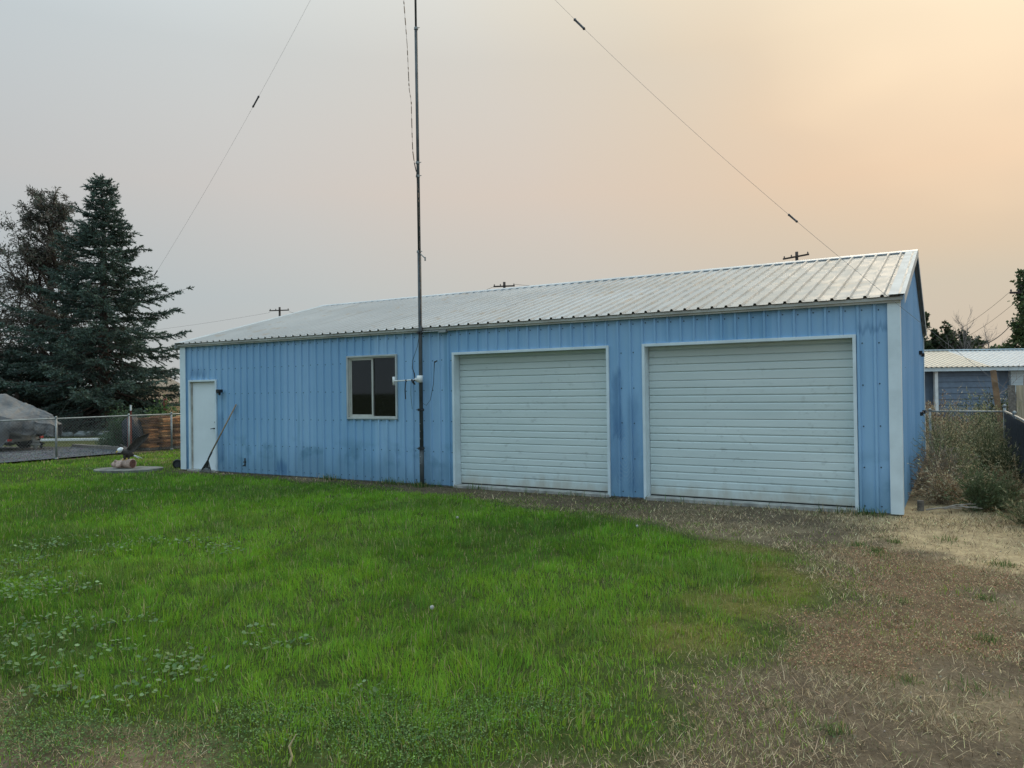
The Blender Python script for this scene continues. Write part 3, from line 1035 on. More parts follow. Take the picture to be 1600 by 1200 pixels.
for s_ in (-.5, .5):
    m.tube([(.10, .06, .33), (.18 + .02 * s_, .11 + .03 * s_, .28), (.28 + .04 * s_, .17 + .06 * s_, .215)], [.03, .04, .03], 6, ex=.3)
m.build('tail', WHF, eg, smooth=True)
for k in (-.02, .055):
    MB().tube([(k, -.02, .235), (k - .01, -.055, .21), (k - .012, -.075, .195)], [.018, .013, .005], 6).build('talon', YEL, eg)
def wing(root, tip, chord, back, camber, name='wing'):
    root, tip, back = np.array(root), np.array(tip), np.array(back)
    m = MB()
    rows = []
    N, Kc = 11, 7
    up_ = np.cross(tip - root, back)
    up_ /= np.linalg.norm(up_)
    for i in range(N):
        u = i / (N - 1)
        lead = root + (tip - root) * u + np.array([0, 0, camber * math.sin(math.pi * u)])
        c_ = chord * (math.sin(math.pi * (0.16 + .80 * u)) ** .55) * (1 - .25 * u)
        row = []
        for j in range(Kc):
            v = j / (Kc - 1)
            row.append(lead + back * c_ * v + up_ * .03 * math.sin(math.pi * v) + (tip - root) * v * u * .10)
        rows.append(row)
    P = np.array(rows)
    th = .012
    m.grid(P + up_ * th)
    m.grid((P - up_ * th)[:, ::-1])
    edge = list(range(N))
    ring_t = [P[0, j] for j in range(Kc)] + [P[i, -1] for i in range(1, N)] + [P[-1, j] for j in range(Kc - 2, -1, -1)] + [P[i, 0] for i in range(N - 2, 0, -1)]
    n_ = len(ring_t)
    m.add([p + up_ * th for p in ring_t] + [p - up_ * th for p in ring_t], [(i, (i + 1) % n_, n_ + (i + 1) % n_, n_ + i) for i in range(n_)])
    for k in range(5):            # primary feather tips
        b0 = P[-1, k + 1]
        d_ = (tip - root) / np.linalg.norm(tip - root)
        m.tube([b0 - d_ * .05, b0 + d_ * (.06 - .012 * k) + back * .02], [.016, .004], 5, ex=.5)
    return m.build(name, FEA, eg, smooth=True)
wing((.02, .0, .44), (.47, .05, .80), .20, (.55, .25, -.78), .07)
wing((-.04, .05, .44), (-.36, .42, .53), .17, (.45, .45, -.45), .05)

# ---------------------------------------------------------------- small wheel lying by the corner
wl = empty('cart_wheel', (-.62, .28, .085), R(40), 'small black wheel sticking out behind the left shed corner', 'wheel')
m = MB()
m.tube([(math.cos(a) * .085, 0, math.sin(a) * .085) for a in np.linspace(0, 2 * math.pi, 21)], .030, 8, cap=False)
m.build('tyre', BLACK, wl, smooth=True)
m = MB()
m.tube([(0, -.02, 0), (0, .02, 0)], .065, 14); m.tube([(0, -.03, 0), (0, .45, 0)], .012, 8)
m.build('hub', DARKM, wl)

# ---------------------------------------------------------------- chain link fences
def lattice(m, p0, p1, z0, z1, pitch, wr):
    """woven diagonal wires on the vertical plane through p0-p1"""
    p0, p1 = np.array(p0, float), np.array(p1, float)
    Ln = np.linalg.norm(p1 - p0)
    d_ = (p1 - p0) / Ln
    nrm2 = np.array([-d_[1], d_[0]])
    h_ = z1 - z0
    for sg in (1, -1):
        s_ = -h_
        while s_ < Ln + h_:
            a, b = (s_, s_ + h_) if sg > 0 else (s_ + h_, s_)
            t0, t1 = 0.0, 1.0
            lo, hi = min(a, b), max(a, b)
            if hi <= 0 or lo >= Ln:
                s_ += pitch
                continue
            f = lambda t: a + (b - a) * t
            ts = []
            for t_ in (0.0, 1.0):
                ts.append(t_)
            if b != a:
                for lim in (0.0, Ln):
                    t_ = (lim - a) / (b - a)
                    if 0 < t_ < 1:
                        if (lim == 0.0) == (b > a):
                            t0 = max(t0, t_)
                        else:
                            t1 = min(t1, t_)
            off = nrm2 * (.003 * sg)
            q = [(*(p0 + d_ * f(t_) + off), z0 + h_ * t_) for t_ in (t0, t1)]
            m.tube(q, wr, 4, cap=False)
            s_ += pitch
FENCEW = simple('fence_wire', (.22, .24, .25), .5, .2, 9, .3)
FX = -6.0
fl = empty('chain_link_fence', (FX, .34, 0), 0, 'grey chain link fence with round posts left of the shed', 'fence')
def rel(x, y, z):
    return (x - FX, y - .34, z)
m = MB()
m.tube([rel(FX, -7, 1.14), rel(FX, .34, 1.14), rel(FX, 2.5, 1.15), rel(FX, 9.0, 1.15)], .021, 8)
m.build('top_rail', GALV, fl, smooth=True)
for y in (-5.0, -2.3, .34, 2.5, 3.95, 6.3, 8.9):
    m = MB()
    m.tube([rel(FX, y, -.1), rel(FX, y, 1.155)], .030, 10); m.tube([rel(FX, y, 1.155), rel(FX, y, 1.19), rel(FX, y, 1.215)], [.036, .034, .012], 10)
    m.tube([rel(FX, y, .0), rel(FX, y, .05)], .05, 8)
    m.build('post', GALV, fl, smooth=True)
m = MB()
lattice(m, rel(FX + .025, -7, 0)[:2], rel(FX + .025, 9.0, 0)[:2], .03, 1.12, .085, .0021)
o = m.build('wire_mesh', FENCEW, fl)
setp(o, kind='stuff')

FX2 = 16.72
fr_ = empty('chain_link_fence', (FX2, 9.45, 0), 0, 'chain link fence with dark privacy slats along the right edge', 'fence')
rr = lambda x, y, z: (x - FX2, y - 9.45, z)
m = MB()
m.tube([rr(15.16, 9.47, 1.12), rr(FX2, 9.45, 1.12)], .020, 8); m.tube([rr(FX2, 9.45, 1.13), rr(FX2 + .03, 6.7, 1.12), rr(FX2, 3.0, 1.13), rr(FX2 + .05, -1, 1.14)], .022, 8)
m.build('top_rail', GALV, fr_, smooth=True)
for x, y, h in ((15.2, 9.47, 1.13), (FX2, 9.45, 1.22), (FX2 + .03, 6.7, 1.15), (FX2, 3.0, 1.16), (FX2 + .07, -1.0, 1.18)):
    m = MB()
    m.tube([rr(x, y, -.1), rr(x, y, h)], .032, 10); m.tube([rr(x, y, h), rr(x, y, h + .04), rr(x, y, h + .07)], [.04, .04, .012], 10)
    m.build('post', GALV, fr_, smooth=True)
SLAT = simple('dark_privacy_slat', (.075, .07, .07), .95, .35, 4, stretch=(8, 8, .5), spec=.05)
y = 9.35
while y > -.95:
    MB().box(FX2 - .006 - FX2, .006, y - .068 - 9.45, y - 9.45, .06 + random.uniform(0, .02), 1.09 + random.uniform(-.02, .01)).build('slat', SLAT, fr_)
    y -= .082
m = MB()
lattice(m, rr(15.2, 9.47, 0)[:2], rr(FX2, 9.45, 0)[:2], .03, 1.10, .085, .003)
lattice(m, rr(FX2 - .015, 9.45, 0)[:2], rr(FX2 - .015, -1, 0)[:2], .03, 1.10, .085, .0022)
setp(m.build('wire_mesh', simple('dark_fence_wire', (.07, .07, .075), .9, .2, 9, spec=.1), fr_), kind='stuff')

# ---------------------------------------------------------------- things behind the left fence
tp = empty('steel_fence_post', (-6.25, 2.72, 0), 0, 'rusty red steel post with white painted tip by the fence', 'post')
m = MB()
m.box(-.025, .025, -.004, .004, -.1, 1.30); m.box(-.004, .004, .0045, .035, -.1, 1.30)
for z in np.arange(.1, 1.3, .06):
    m.box(-.008, .008, -.010, -.0045, z, z + .02)
m.build('shaft', RED, tp)
m = MB()
m.box(-.026, .026, -.006, .006, 1.301, 1.47); m.box(-.005, .005, .0065, .036, 1.301, 1.47)
m.build('tip', WHITE, tp)
m = MB()
m.tube([(.05, .12, -.05), (.05, .12, .5), (.045, .12, 1.10)], .055, 9)
setp(m.build('rusty_pipe', RED), 'thick rusty brown pipe beside the white tipped post', 'pipe').location = (-6.3, 2.55, 0)

def shingle_stack(x, y, wx, wy, n, label, seed):
    rr_ = random.Random(seed)
    e_ = empty('shingle_stack', (x, y, 0), R(12), label, 'shingle stack', 'stacks of cedar shingles by the fence')
    MB().box(-wx * .5, wx * .5, -wy * .5, wy * .5, .01, .09).build('pallet', OLDWOOD, e_)
    z = .092
    while z < n:
        h = rr_.uniform(.045, .075)
        a, b = rr_.uniform(-.035, .035), rr_.uniform(-.03, .03)
        T = Matrix.Translation((a, b, z + h / 2)) @ Matrix.Rotation(rr_.uniform(-.06, .06), 4, 'Z') @ Matrix.Rotation(rr_.uniform(-.03, .03), 4, 'Y')
        mm = MB()
        k = 3
        for q in range(k):       # each bundle is a few overlapping shakes
            hh = h / k
            mm.box(-wx / 2 + rr_.uniform(-.02, .02), wx / 2 + rr_.uniform(-.02, .02), -wy / 2 + rr_.uniform(-.02, .02), wy / 2 + rr_.uniform(-.02, .02), -h / 2 + q * hh, -h / 2 + (q + 1) * hh - .004, 0, T)
        mm.build('bundle', rr_.choice((CEDAR, CEDAR2, CEDAR, CEDAR3)), e_)
        z += h + .014
shingle_stack(-6.75, 3.62, .5, .42, 1.00, 'stack of orange cedar shingle bundles nearest the black bag', 1)
shingle_stack(-6.72, 4.06, .5, .36, 1.03, 'stack of cedar shingle bundles just left of a fence post', 2)
shingle_stack(-6.70, 4.54, .5, .40, 1.02, 'stack of cedar shingle bundles just right of a fence post', 3)
shingle_stack(-6.70, 5.00, .5, .40, 1.00, 'stack of cedar shingle bundles partly hidden by the shed corner', 4)

def blob(name, mat, loc, rx, ry, rz_, amp, seed, parent=None, flat=True):
    m = MB()
    rows = []
    for i in range(15):
        th = math.pi * i / 14
        row = []
        for j in range(22):
            ph = 2 * math.pi * j / 22
            d = np.array([math.sin(th) * math.cos(ph), math.sin(th) * math.sin(ph), math.cos(th)])
            k = 1 + amp * (float(fbm(np.array([ph * 1.6 + seed * 9]), np.array([th * 2.4 + seed * 3]), 1.0, 4)[0]) - .5) * math.sin(th)
            p = d * k * np.array([rx, ry, rz_])
            p[2] += rz_
            if flat:
                p[2] = max(p[2], 0)
            row.append(p)
        rows.append(row)
    m.grid(rows, wrap=True)
    o = m.build(name, mat, parent, smooth=True)
    o.location = loc
    return o
BAG = simple('black_plastic_sheet', (.014, .016, .022), .5, .4, 5, bump=.6)
setp(blob('covered_bundle', BAG, (-6.85, 3.14, 0), .30, .30, .55, .9, 3), 'bundle wrapped in black plastic left of the shingle stacks', 'bundle')

# timbers edging the gravel
def timber(a, b, w_, h_, z, mat, label, name='landscape_timber', cat='timber'):
    a, b = np.array(a, float), np.array(b, float)
    c = (a + b) / 2
    ln = np.linalg.norm(b - a)
    o = MB().box(-ln / 2, ln / 2, -w_ / 2, w_ / 2, 0, h_).build(name, mat, bevel=.012)
    o.location = (c[0], c[1], z)
    o.rotation_euler = (0, 0, math.atan2(b[1] - a[1], b[0] - a[0]))
    return setp(o, label, cat)
timber((-10.35, 3.30), (-8.5, 3.15), .16, .13, 0.0, OLDWOOD, 'weathered timber edging the gravel nearest the boat')
timber((-8.45, 3.14), (-6.55, 2.98), .16, .14, 0.0, OLDWOOD, 'weathered timber edging the gravel nearest the rusty pipe')
timber((-15.6, 3.9), (-12.5, 5.9), .14, .09, .05, WHITE, 'long white board lying in the grass behind the gravel', 'white_board', 'board')

def rock_row(n, a, b, label):
    e_ = empty('stone_edging', (a[0], a[1], 0), 0, label, 'edging')
    ST = simple('pale_stone', (.30, .33, .33), .9, .35, 5, bump=.5)
    for i in range(n):
        t_ = i / (n - 1)
        p = (a[0] + (b[0] - a[0]) * t_ - a[0] + random.uniform(-.1, .1), a[1] + (b[1] - a[1]) * t_ - a[1] + random.uniform(-.1, .1), -.05)
        blob('stone', ST, p, random.uniform(.16, .26), random.uniform(.14, .22), random.uniform(.09, .15), .8, i, e_)
rock_row(13, (-19.2, 7.3), (-16.2, 8.3), 'row of pale low stones along the far grass edge')

# ---------------------------------------------------------------- covered boat on trailer
bt = empty('covered_boat', (-10.30, 2.13, 0), R(33), 'boat on a trailer under a sagging grey tarpaulin behind the fence', 'boat')
TARP = NT('grey_tarpaulin').set(.6, 0, .35)
c_ = TARP.mix(TARP.rng(TARP.noise(1.4, 5), .3, .7), (.10, .102, .108), (.175, .172, .168))
c_ = TARP.mix(TARP.rng(TARP.noise(2.2, 4, (1, 1, .6)), .55, .72, 0, .55), c_, (.21, .185, .155))
TARP.color(c_)
TARP.bump(TARP.noise(4, 6), 1.0, .07)
TARPM = TARP.mat
# local frame: +x towards the stern (right in the picture), y across
def tarp_section(x):
    hgt = float(np.interp(x, [-6.5, -5.5, -3, -1.6, -.7, -.25, 0.0, .2, .4, .55, .60], [.9, 1.35, 1.92, 1.98, 1.74, 1.52, 1.40, 1.32, 1.20, 1.02, .90]))
    hw = float(np.interp(x, [-6.5, -5.0, -3, -1, -.35, .05, .35, .60], [.15, .85, 1.15, 1.15, .95, .55, .42, .25]))
    bot = float(np.interp(x, [-6.5, -3, -1.2, -.55, -.35, -.1, .2, .6], [.5, .22, .10, .22, .62, .60, .52, .50]))
    return hgt, hw, bot
rows = []
xs_ = np.concatenate([np.linspace(-6.5, -1.5, 40), np.linspace(-1.45, .60, 56)])
for x in xs_:
    hgt, hw, bot = tarp_section(x)
    row = []
    for j in range(73):
        v = -1 + 2 * j / 72
        a = abs(v)
        if a < .5:
            u = a / .5
            y = hw * u
            z = hgt - (hgt - max(bot + .35, hgt * .62)) * (u + .10 * math.sin(math.pi * u)) * .8
        else:
            u = (a - .5) / .5
            zs = hgt - (hgt - max(bot + .35, hgt * .62)) * .8
            y = hw * (1 + .05 * math.sin(math.pi * u))
            z = zs + (bot - zs) * u
        fold = (abs(math.sin(x * 7 + 2.5 * math.sin(x * 2.3) + a * 2)) ** .6 - .6) * .16 * max(0, a - .45)
        sagw = (float(fbm(np.array([x * 2.2 + 40]), np.array([v * 3 + 9]), 1.0, 4)[0]) - .5)
        cr = abs(float(fbm(np.array([x * 3.1 + 7]), np.array([v * 2.2 + 3]), 1.0, 3)[0]) - .5)
        y += fold * 1.6 + sagw * .14 - .30 * cr * max(0, a - .3)
        z += sagw * .12 * (1 - a) - .22 * cr * (1 - a) - .035 * abs(math.sin(x * 2.6)) * math.sin(math.pi * min(1, a * 2))
        z += .05 * math.sin(x * 9 + v) * (1 if a > .93 else 0)
        row.append((x, math.copysign(y, v), z))
    rows.append(row)
tm_ = MB().grid(rows)
tm_.f = [q for f_ in tm_.f for q in ((f_[0], f_[1], f_[2]), (f_[0], f_[2], f_[3]))]
tm_.build('tarpaulin', TARPM, bt, smooth=False, solid=.012)
# hull under the tarp
m = MB()
hr = []
for x in np.linspace(-5.9, -.40, 14):
    w_ = float(np.interp(x, [-5.9, -4.5, -2.5, -.4], [.08, .7, .98, .95]))
    hr.append([(x, -w_, 1.0), (x, -w_ * .92, .62), (x, 0, .40), (x, w_ * .92, .62), (x, w_, 1.0)])
m.grid(hr)
m.add(hr[-1], [(0, 1, 2, 3, 4)])
m.build('hull', simple('boat_hull_gelcoat', (.42, .42, .40), .35, .12, 3), bt)
# outboard motor, leg in white grey plastic
OB = simple('outboard_grey_white', (.56, .56, .52), .45, .15, 5)
m = MB()
m.tube([(-.12, 0, 1.16), (-.06, 0, 1.10), (-.05, 0, .98), (-.13, 0, .80), (-.19, 0, .62), (-.20, 0, .48)], [.05, .15, .155, .13, .105, .09], 12, ex=.75)
m.tube([(-.20, 0, .50), (-.16, 0, .36), (-.10, 0, .30), (.06, 0, .27)], [.09, .10, .085, .05], 10, ex=.6)
m.prism([(-.22, .30), (.04, .28), (-.02, .17), (-.09, .06), (-.16, .05), (-.20, .18)], -.018, .018, Matrix.Rotation(R(90), 4, 'X'))
m.tube([(-.30, 0, .20), (-.22, 0, .205), (0.0, 0, .20), (.06, 0, .20)], [.015, .052, .055, .03], 10)
m.build('outboard_motor', OB, bt, smooth=True)
m = MB()
for k in range(3):
    a = k * 2.094
    m.tube([(.08, 0, .20), (.09, .08 * math.cos(a), .20 + .08 * math.sin(a)), (.07, .14 * math.cos(a + .3), .20 + .14 * math.sin(a + .3))], [.02, .05, .02], 6, ex=.25)
m.tube([(.05, 0, .20), (.13, 0, .20)], [.03, .015], 8)
m.build('propeller', BLACK, bt)
m = MB()
m.box(-6.4, -.45, -.70, -.62, .30, .38); m.box(-6.4, -.45, .62, .70, .30, .38); m.box(-.75, -.67, -.9, .9, .295, .345); m.box(-2.6, -2.5, -1.0, 1.0, .24, .295)
m.box(-.52, -.44, -.95, .95, .34, .42)
m.build('trailer_frame', GALV, bt)
for sx in (-1, 1):
    wx_ = -1.0
    m = MB()
    m.tube([(wx_ + math.cos(a) * .23, sx * .92, .31 + math.sin(a) * .23) for a in np.linspace(0, 2 * math.pi, 25)], .085, 8, cap=False)
    w_ = m.build('wheel', BLACK, bt, smooth=True)
    m = MB()
    m.tube([(wx_, sx * .88, .31), (wx_, sx * .97, .31)], .15, 16)
    m.build('rim', GALV, w_)
    m = MB()
    m.grid([[(wx_ + math.cos(a) * .36, sx * .92 + dy, .33 + math.sin(a) * .36) for dy in (-.13, .13)] for a in np.linspace(.1, math.pi - .1, 12)])
    m.build('mudguard', BLACK, bt, solid=.008)
REDL = simple('red_lamp_lens', (.45, .02, .02), .3, .1, 5)
for sy in (-.88, .88):
    MB().box(-.44, -.40, sy - .09, sy + .09, .36, .43).build('tail_lamp', REDL, bt, bevel=.006)
MB().box(-.44, -.425, -.2, .1, .40, .50).build('licence_plate', WHITE, bt)

# red steel rack with lumber behind the stacks
rk2 = empty('lumber_rack', (-10.6, 7.95, 0), R(30), 'red steel rack with orange lumber glimpsed left of the shed corner', 'rack')
for x in (-.9, .1, 1.1):
    MB().box(x - .05, x + .05, -.05, .05, 0, 1.62).build('upright', RED, rk2)
for z in (.95, 1.32):
    MB().box(-.849, 1.049, -.04, .04, z, z + .05).build('beam', DARKM, rk2)
for k in range(7):
    MB().box(-.9 + .02 * k, 1.0, -.03 + .0 * k, .2, 1.0 + .045 * k, 1.04 + .045 * k).build('plank', CEDAR2, rk2)

# ---------------------------------------------------------------- vegetation builders
def leaf_tris(P, D_, ln, wd, spread, g, up=0.0):
    """one triangle per point along direction D_ with random spread; returns (n,3,3)"""
    n = len(P)
    d = D_ + g.normal(size=(n, 3)) * spread
    d[:, 2] += up
    d /= np.linalg.norm(d, axis=1, keepdims=True)
    s_ = np.cross(d, g.normal(size=(n, 3)))
    s_ /= np.linalg.norm(s_, axis=1, keepdims=True) + 1e-9
    l_ = ln * g.uniform(.7, 1.3, (n, 1))
    w_ = wd * g.uniform(.7, 1.3, (n, 1))
    return np.stack([P - s_ * w_ * .5, P + s_ * w_ * .5, P + d * l_], 1)

def leaf_quads(P, ln, wd, g, D_=None, flat=0.0):
    n = len(P)
    d = g.normal(size=(n, 3)) if D_ is None else D_ + g.normal(size=(n, 3)) * .6
    d[:, 2] *= (1 - flat)
    d /= np.linalg.norm(d, axis=1, keepdims=True)
    s_ = np.cross(d, g.normal(size=(n, 3)) + np.array([0, 0, flat * 4]))
    s_ /= np.linalg.norm(s_, axis=1, keepdims=True) + 1e-9
    l_ = ln * g.uniform(.65, 1.3, (n, 1))
    w_ = wd * g.uniform(.65, 1.3, (n, 1))
    return np.stack([P, P + d * l_ * .5 - s_ * w_ * .5, P + d * l_, P + d * l_ * .5 + s_ * w_ * .5], 1)
QF = [(0, 1, 2), (0, 2, 3)]

def tint(g, n, c, var=.25, alt=None, palt=0.0):
    k = np.array(c)[None] * (1 + g.normal(size=(n, 1)) * var).clip(.45, 1.8)
    k = k * (1 + g.normal(size=(n, 3)) * .06)
    if alt is not None:
        s_ = g.random(n) < palt
        k[s_] = np.array(alt)[None] * (1 + g.normal(size=(s_.sum(), 1)) * var).clip(.5, 1.6)
    return k.clip(.004, .9)

def clump_var(P, g, seed, amp=.35, s=1.1):
    q = fbm(P[:, 0] * s + seed * 7.7 + P[:, 2] * .6, P[:, 1] * s + P[:, 2] * s, 1.0, 3)
    return (1 + (q - .5) * 2 * amp)[:, None]

def spruce(x, y, height, rad_prof, label, seed, c=(.105, .150, .125), dens=1.0, lean=0.0, zmin=.7, name='spruce_tree', nbr=None):
    g = np.random.default_rng(seed)
    e_ = empty(name, (x, y, 0), 0, label, 'tree', 'conifers left of the shed')
    m = MB()
    zs = np.linspace(-.2, height, 14)
    m.tube([(lean * z / height + .05 * math.sin(z), .04 * math.cos(z * 1.3), z) for z in zs], [max(.015, .30 * (1 - z / height) ** .8) for z in zs], 9)
    m.build('trunk', BARK, e_, smooth=True)
    bm_ = MB()
    Ls, Ds = [], []
    z = zmin
    zp, rp = zip(*rad_prof)
    while z < height - .15:
        frac = z / height
        R_ = float(np.interp(z, zp, rp))
        k = g.integers(4, 7) if frac < .85 else g.integers(3, 5)
        a0 = g.uniform(0, 6.28)
        for b in range(k):
            az = a0 + b * 6.283 / k + g.normal() * .25
            ln = R_ * g.uniform(.62, 1.12)
            if g.random() < .10:
                ln *= 1.22
            droop = -.12 - .35 * (1 - frac) + g.normal() * .08
            dirh = np.array([math.cos(az), math.sin(az), 0])
            N = 9
            pts = []
            for i in range(N):
                t = i / (N - 1)
                zz = z + droop * ln * t * .9 + .40 * ln * max(0, t - .35) ** 1.6 * (1.0 if frac < .8 else 1.6) + frac * .25 * ln * t
                pts.append(np.array([lean * frac, 0, 0]) + dirh * ln * t + np.array([g.normal() * .03, g.normal() * .03, max(zz, .15)]))
            pts = np.array(pts)
            bm_.tube(pts, [max(.006, .045 * ln / 4 * (1 - i / N)) for i in range(N)], 4, cap=False)
            # side twigs
            nt_ = int((7 + ln * 10) * dens)
            for q in range(nt_):
                t = g.uniform(.12, 1.0) ** .8
                p = np.array([np.interp(t, np.linspace(0, 1, N), pts[:, i]) for i in range(3)])
                side = 1 if q % 2 else -1
                ax = pts[min(N - 1, int(t * (N - 1)) + 1)] - pts[int(t * (N - 1)) - (1 if t > .99 else 0)]
                ax /= np.linalg.norm(ax) + 1e-9
                perp = np.cross(ax, [0, 0, 1.0])
                td = ax * g.uniform(.45, .9) + perp * side * g.uniform(.4, 1.0) + np.array([0, 0, g.uniform(-.48, .24)])
                td /= np.linalg.norm(td)
                tl = (.20 + .30 * ln * (1 - t) * .55 + .10) * g.uniform(.7, 1.3)
                nn = max(7, int(tl * 44))
                tt = g.uniform(.0, 1, nn)[:, None]
                curve = np.array([0, 0, -.10]) * tt ** 2 * tl
                Ls.append(p + td * tl * tt + curve)
                Ds.append(np.repeat(td[None], nn, 0))
        z += g.uniform(.19, .30) * (1.15 - .45 * frac)
    # leader
    nn = 40
    tt = g.uniform(0, 1, nn)[:, None]
    Ls.append(np.array([lean, 0, height - .6]) + np.array([0, 0, .75]) * tt)
    Ds.append(np.repeat(np.array([[0, 0, .8]]), nn, 0))
    P = np.concatenate(Ls)
    D_ = np.concatenate(Ds)
    bm_.build('branches', BARK, e_)
    T = leaf_tris(P, D_, .13, .055, .45, g, .05)
    col = tint(g, len(P), c, .28, (.05, .045, .03), .05) * clump_var(P, g, seed)
    setp(tri_mesh('crown', T, NEEDLE, e_, col), kind='stuff')
    return e_

def branch_tree(x, y, label, seed, h, spread, nlimb, depth, leaf=None, trunk_r=.16, name='broadleaf_tree', grp=None, bark=None, upb=.25, first=.25, droop=0.0, twig=.35, cat='tree', nleaf=14, lsize=(.10, .07), limb_len=.5, conic=False):
    """recursive limbs; leaf=(colour, alt, palt)"""
    g = np.random.default_rng(seed)
    e_ = empty(name, (x, y, 0), 0, label, cat, grp)
    bk = bark or BARK
    tm, bm_ = MB(), MB()
    LP = []
    N = 10
    tp_ = np.array([(g.normal() * .04 * i * spread * .2, g.normal() * .04 * i * spread * .2, h * (-.02 + .98 * i / (N - 1))) for i in range(N)])
    tm.tube(tp_, [max(.012, trunk_r * (1 - i / N) ** .9 + .008) for i in range(N)], 8)
    def grow(p, d, ln, r_, lv):
        k = 5
        pts = [p]
        dd = d.copy()
        for i in range(k):
            dd = dd + g.normal(size=3) * .16 + np.array([0, 0, (upb if lv > 1 else upb - droop) * .25])
            dd /= np.linalg.norm(dd)
            pts.append(pts[-1] + dd * ln / k)
        bm_.tube(pts, [max(.004, r_ * (1 - .16 * i)) for i in range(k + 1)], 4 if lv < depth else 5, cap=False)
        if lv <= 0:
            if leaf:
                nn = nleaf
                t = g.uniform(0, k, nn)
                i0 = t.astype(int).clip(0, k - 1)
                A_ = np.array(pts)
                LP.append(A_[i0] + (A_[i0 + 1] - A_[i0]) * (t - i0)[:, None] + g.normal(size=(nn, 3)) * ln * .12)
            return
        nb = g.integers(3, 5) if lv > 1 else g.integers(4, 7)
        for b in range(nb):
            i = g.integers(1, k + 1)
            a = pts[i] - pts[i - 1]
            a /= np.linalg.norm(a)
            pr = g.normal(size=3)
            pr -= a * (pr @ a)
            pr /= np.linalg.norm(pr)
            an = g.uniform(.35, .95)
            nd = a * math.cos(an) + pr * math.sin(an) + np.array([0, 0, -droop * (1 if lv <= 1 else 0)])
            nd /= np.linalg.norm(nd)
            grow(pts[i], nd, ln * g.uniform(.5, .75) if lv > 1 else max(twig, ln * .5) * g.uniform(.7, 1.2), r_ * .55, lv - 1)
    for b in range(nlimb):
        t = first + (1 - first) * (b + g.random() * .6) / nlimb
        t = min(t, .98)
        p = np.array([np.interp(t, np.linspace(0, 1, N), tp_[:, i]) for i in range(3)])
        az = b * 2.4 + g.normal() * .4
        el_ = upb + g.uniform(.1, .5) + t * .5
        d = np.array([math.cos(az) * math.cos(el_), math.sin(az) * math.cos(el_), math.sin(el_)])
        ll = spread * g.uniform(.75, 1.15) * (1.15 - (.85 if conic else .45) * t) * limb_len * 2
        grow(p, d, ll, trunk_r * .42 * (1.1 - t * .6), depth)
    tm.build('trunk', bk, e_, smooth=True)
    bm_.build('branches', bk, e_)
    if leaf:
        P = np.concatenate(LP)
        Q_ = leaf_quads(P, lsize[0], lsize[1], g)
        col = tint(g, len(P), leaf[0], .25, leaf[1], leaf[2]) * clump_var(P, g, seed, .3, .8)
        setp(tri_mesh('crown', Q_, LEAF, e_, col, QF), kind='stuff')
    return e_

def shrub(x, y, rx, ry, h, n, c, label, seed, alt=None, palt=0.0, ls=(.07, .045), name='shrub', cat='shrub', grp=None, z0=0.05, stems=14):
    """leafy shrub: stems fan out from the base, leaves spread through an uneven crown"""
    g = np.random.default_rng(seed)
    e_ = empty(name, (x, y, 0), 0, label, cat, grp)
    m = MB()
    tips = []
    for i in range(stems):
        a = g.uniform(0, 6.283)
        rr_ = math.sqrt(g.uniform(0, 1))
        tip = np.array([rx * rr_ * math.cos(a), ry * rr_ * math.sin(a), h * (1 - .45 * rr_ ** 2) * g.uniform(.75, 1.1)])
        b = np.array([tip[0] * .12, tip[1] * .12, 0])
        mid = b * .5 + tip * .5 + np.array([0, 0, .12 * h]) + g.normal(size=3) * .05 * h
        mid[2] = max(mid[2], .02)
        pts = [b, b * .75 + mid * .25, mid, tip]
        m.tube(pts, [.014 * h + .004, .011 * h + .003, .007 * h + .003, .003], 4, cap=False)
        tips.append(np.array(pts))
    m.build('stems', BARK, e_)
    per = max(3, n // stems)
    LP = []
    for T in tips:
        t = g.uniform(.25, 1.05, per) * 3
        i0 = t.astype(int).clip(0, 2)
        P = T[i0] + (T[i0 + 1] - T[i0]) * (t - i0)[:, None]
        P = P + g.normal(size=(per, 3)) * np.array([rx * .20, ry * .20, h * .12])
        LP.append(P)
    P = np.concatenate(LP)
    P = P[P[:, 2] > z0]
    Q_ = leaf_quads(P, ls[0], ls[1], g)
    col = tint(g, len(P), c, .25, alt, palt) * clump_var(P, g, seed, .35, 1.6 / max(h, .5))
    setp(tri_mesh('foliage', Q_, LEAF, e_, col, QF), kind='stuff')
    return e_

# big spruce and its neighbours
spruce(-19.23, 9.79, 12.25, [(0, 4.7), (2, 5.1), (4.8, 3.9), (6.4, 2.8), (8.4, 1.85), (9.6, 1.2), (10.6, .78), (11.6, .48), (12.25, .2)],
       'tall dark green spruce tree with ragged drooping branches', 21, dens=1.05)
branch_tree(-25.4, 10.82, 'thin feathery brownish larch with bare ascending limbs left of the spruce', 33, 11.6, 3.6, 50, 2,
            ((.120, .130, .105), (.14, .115, .10), .35), .24, 'larch_tree', 'conifers left of the shed', upb=.42, first=.10, droop=.45, twig=.55, nleaf=40, lsize=(.19, .05), limb_len=.56, conic=True)
branch_tree(-30.5, 9.0, 'sparse leggy brownish larch at the left picture edge', 32, 9.6, 4.0, 40, 2,
            ((.120, .130, .105), (.14, .115, .10), .35), .2, 'larch_tree', 'conifers left of the shed', upb=.40, first=.10, droop=.45, twig=.55, nleaf=40, lsize=(.19, .05), limb_len=.56, conic=True)
spruce(-27.0, 12.6, 5.6, [(0, 3.3), (1.5, 3.4), (3.5, 2.4), (5.6, .3)], 'low broad dark spruce under the larch', 23, c=(.045, .062, .050), dens=1.0, zmin=.3)
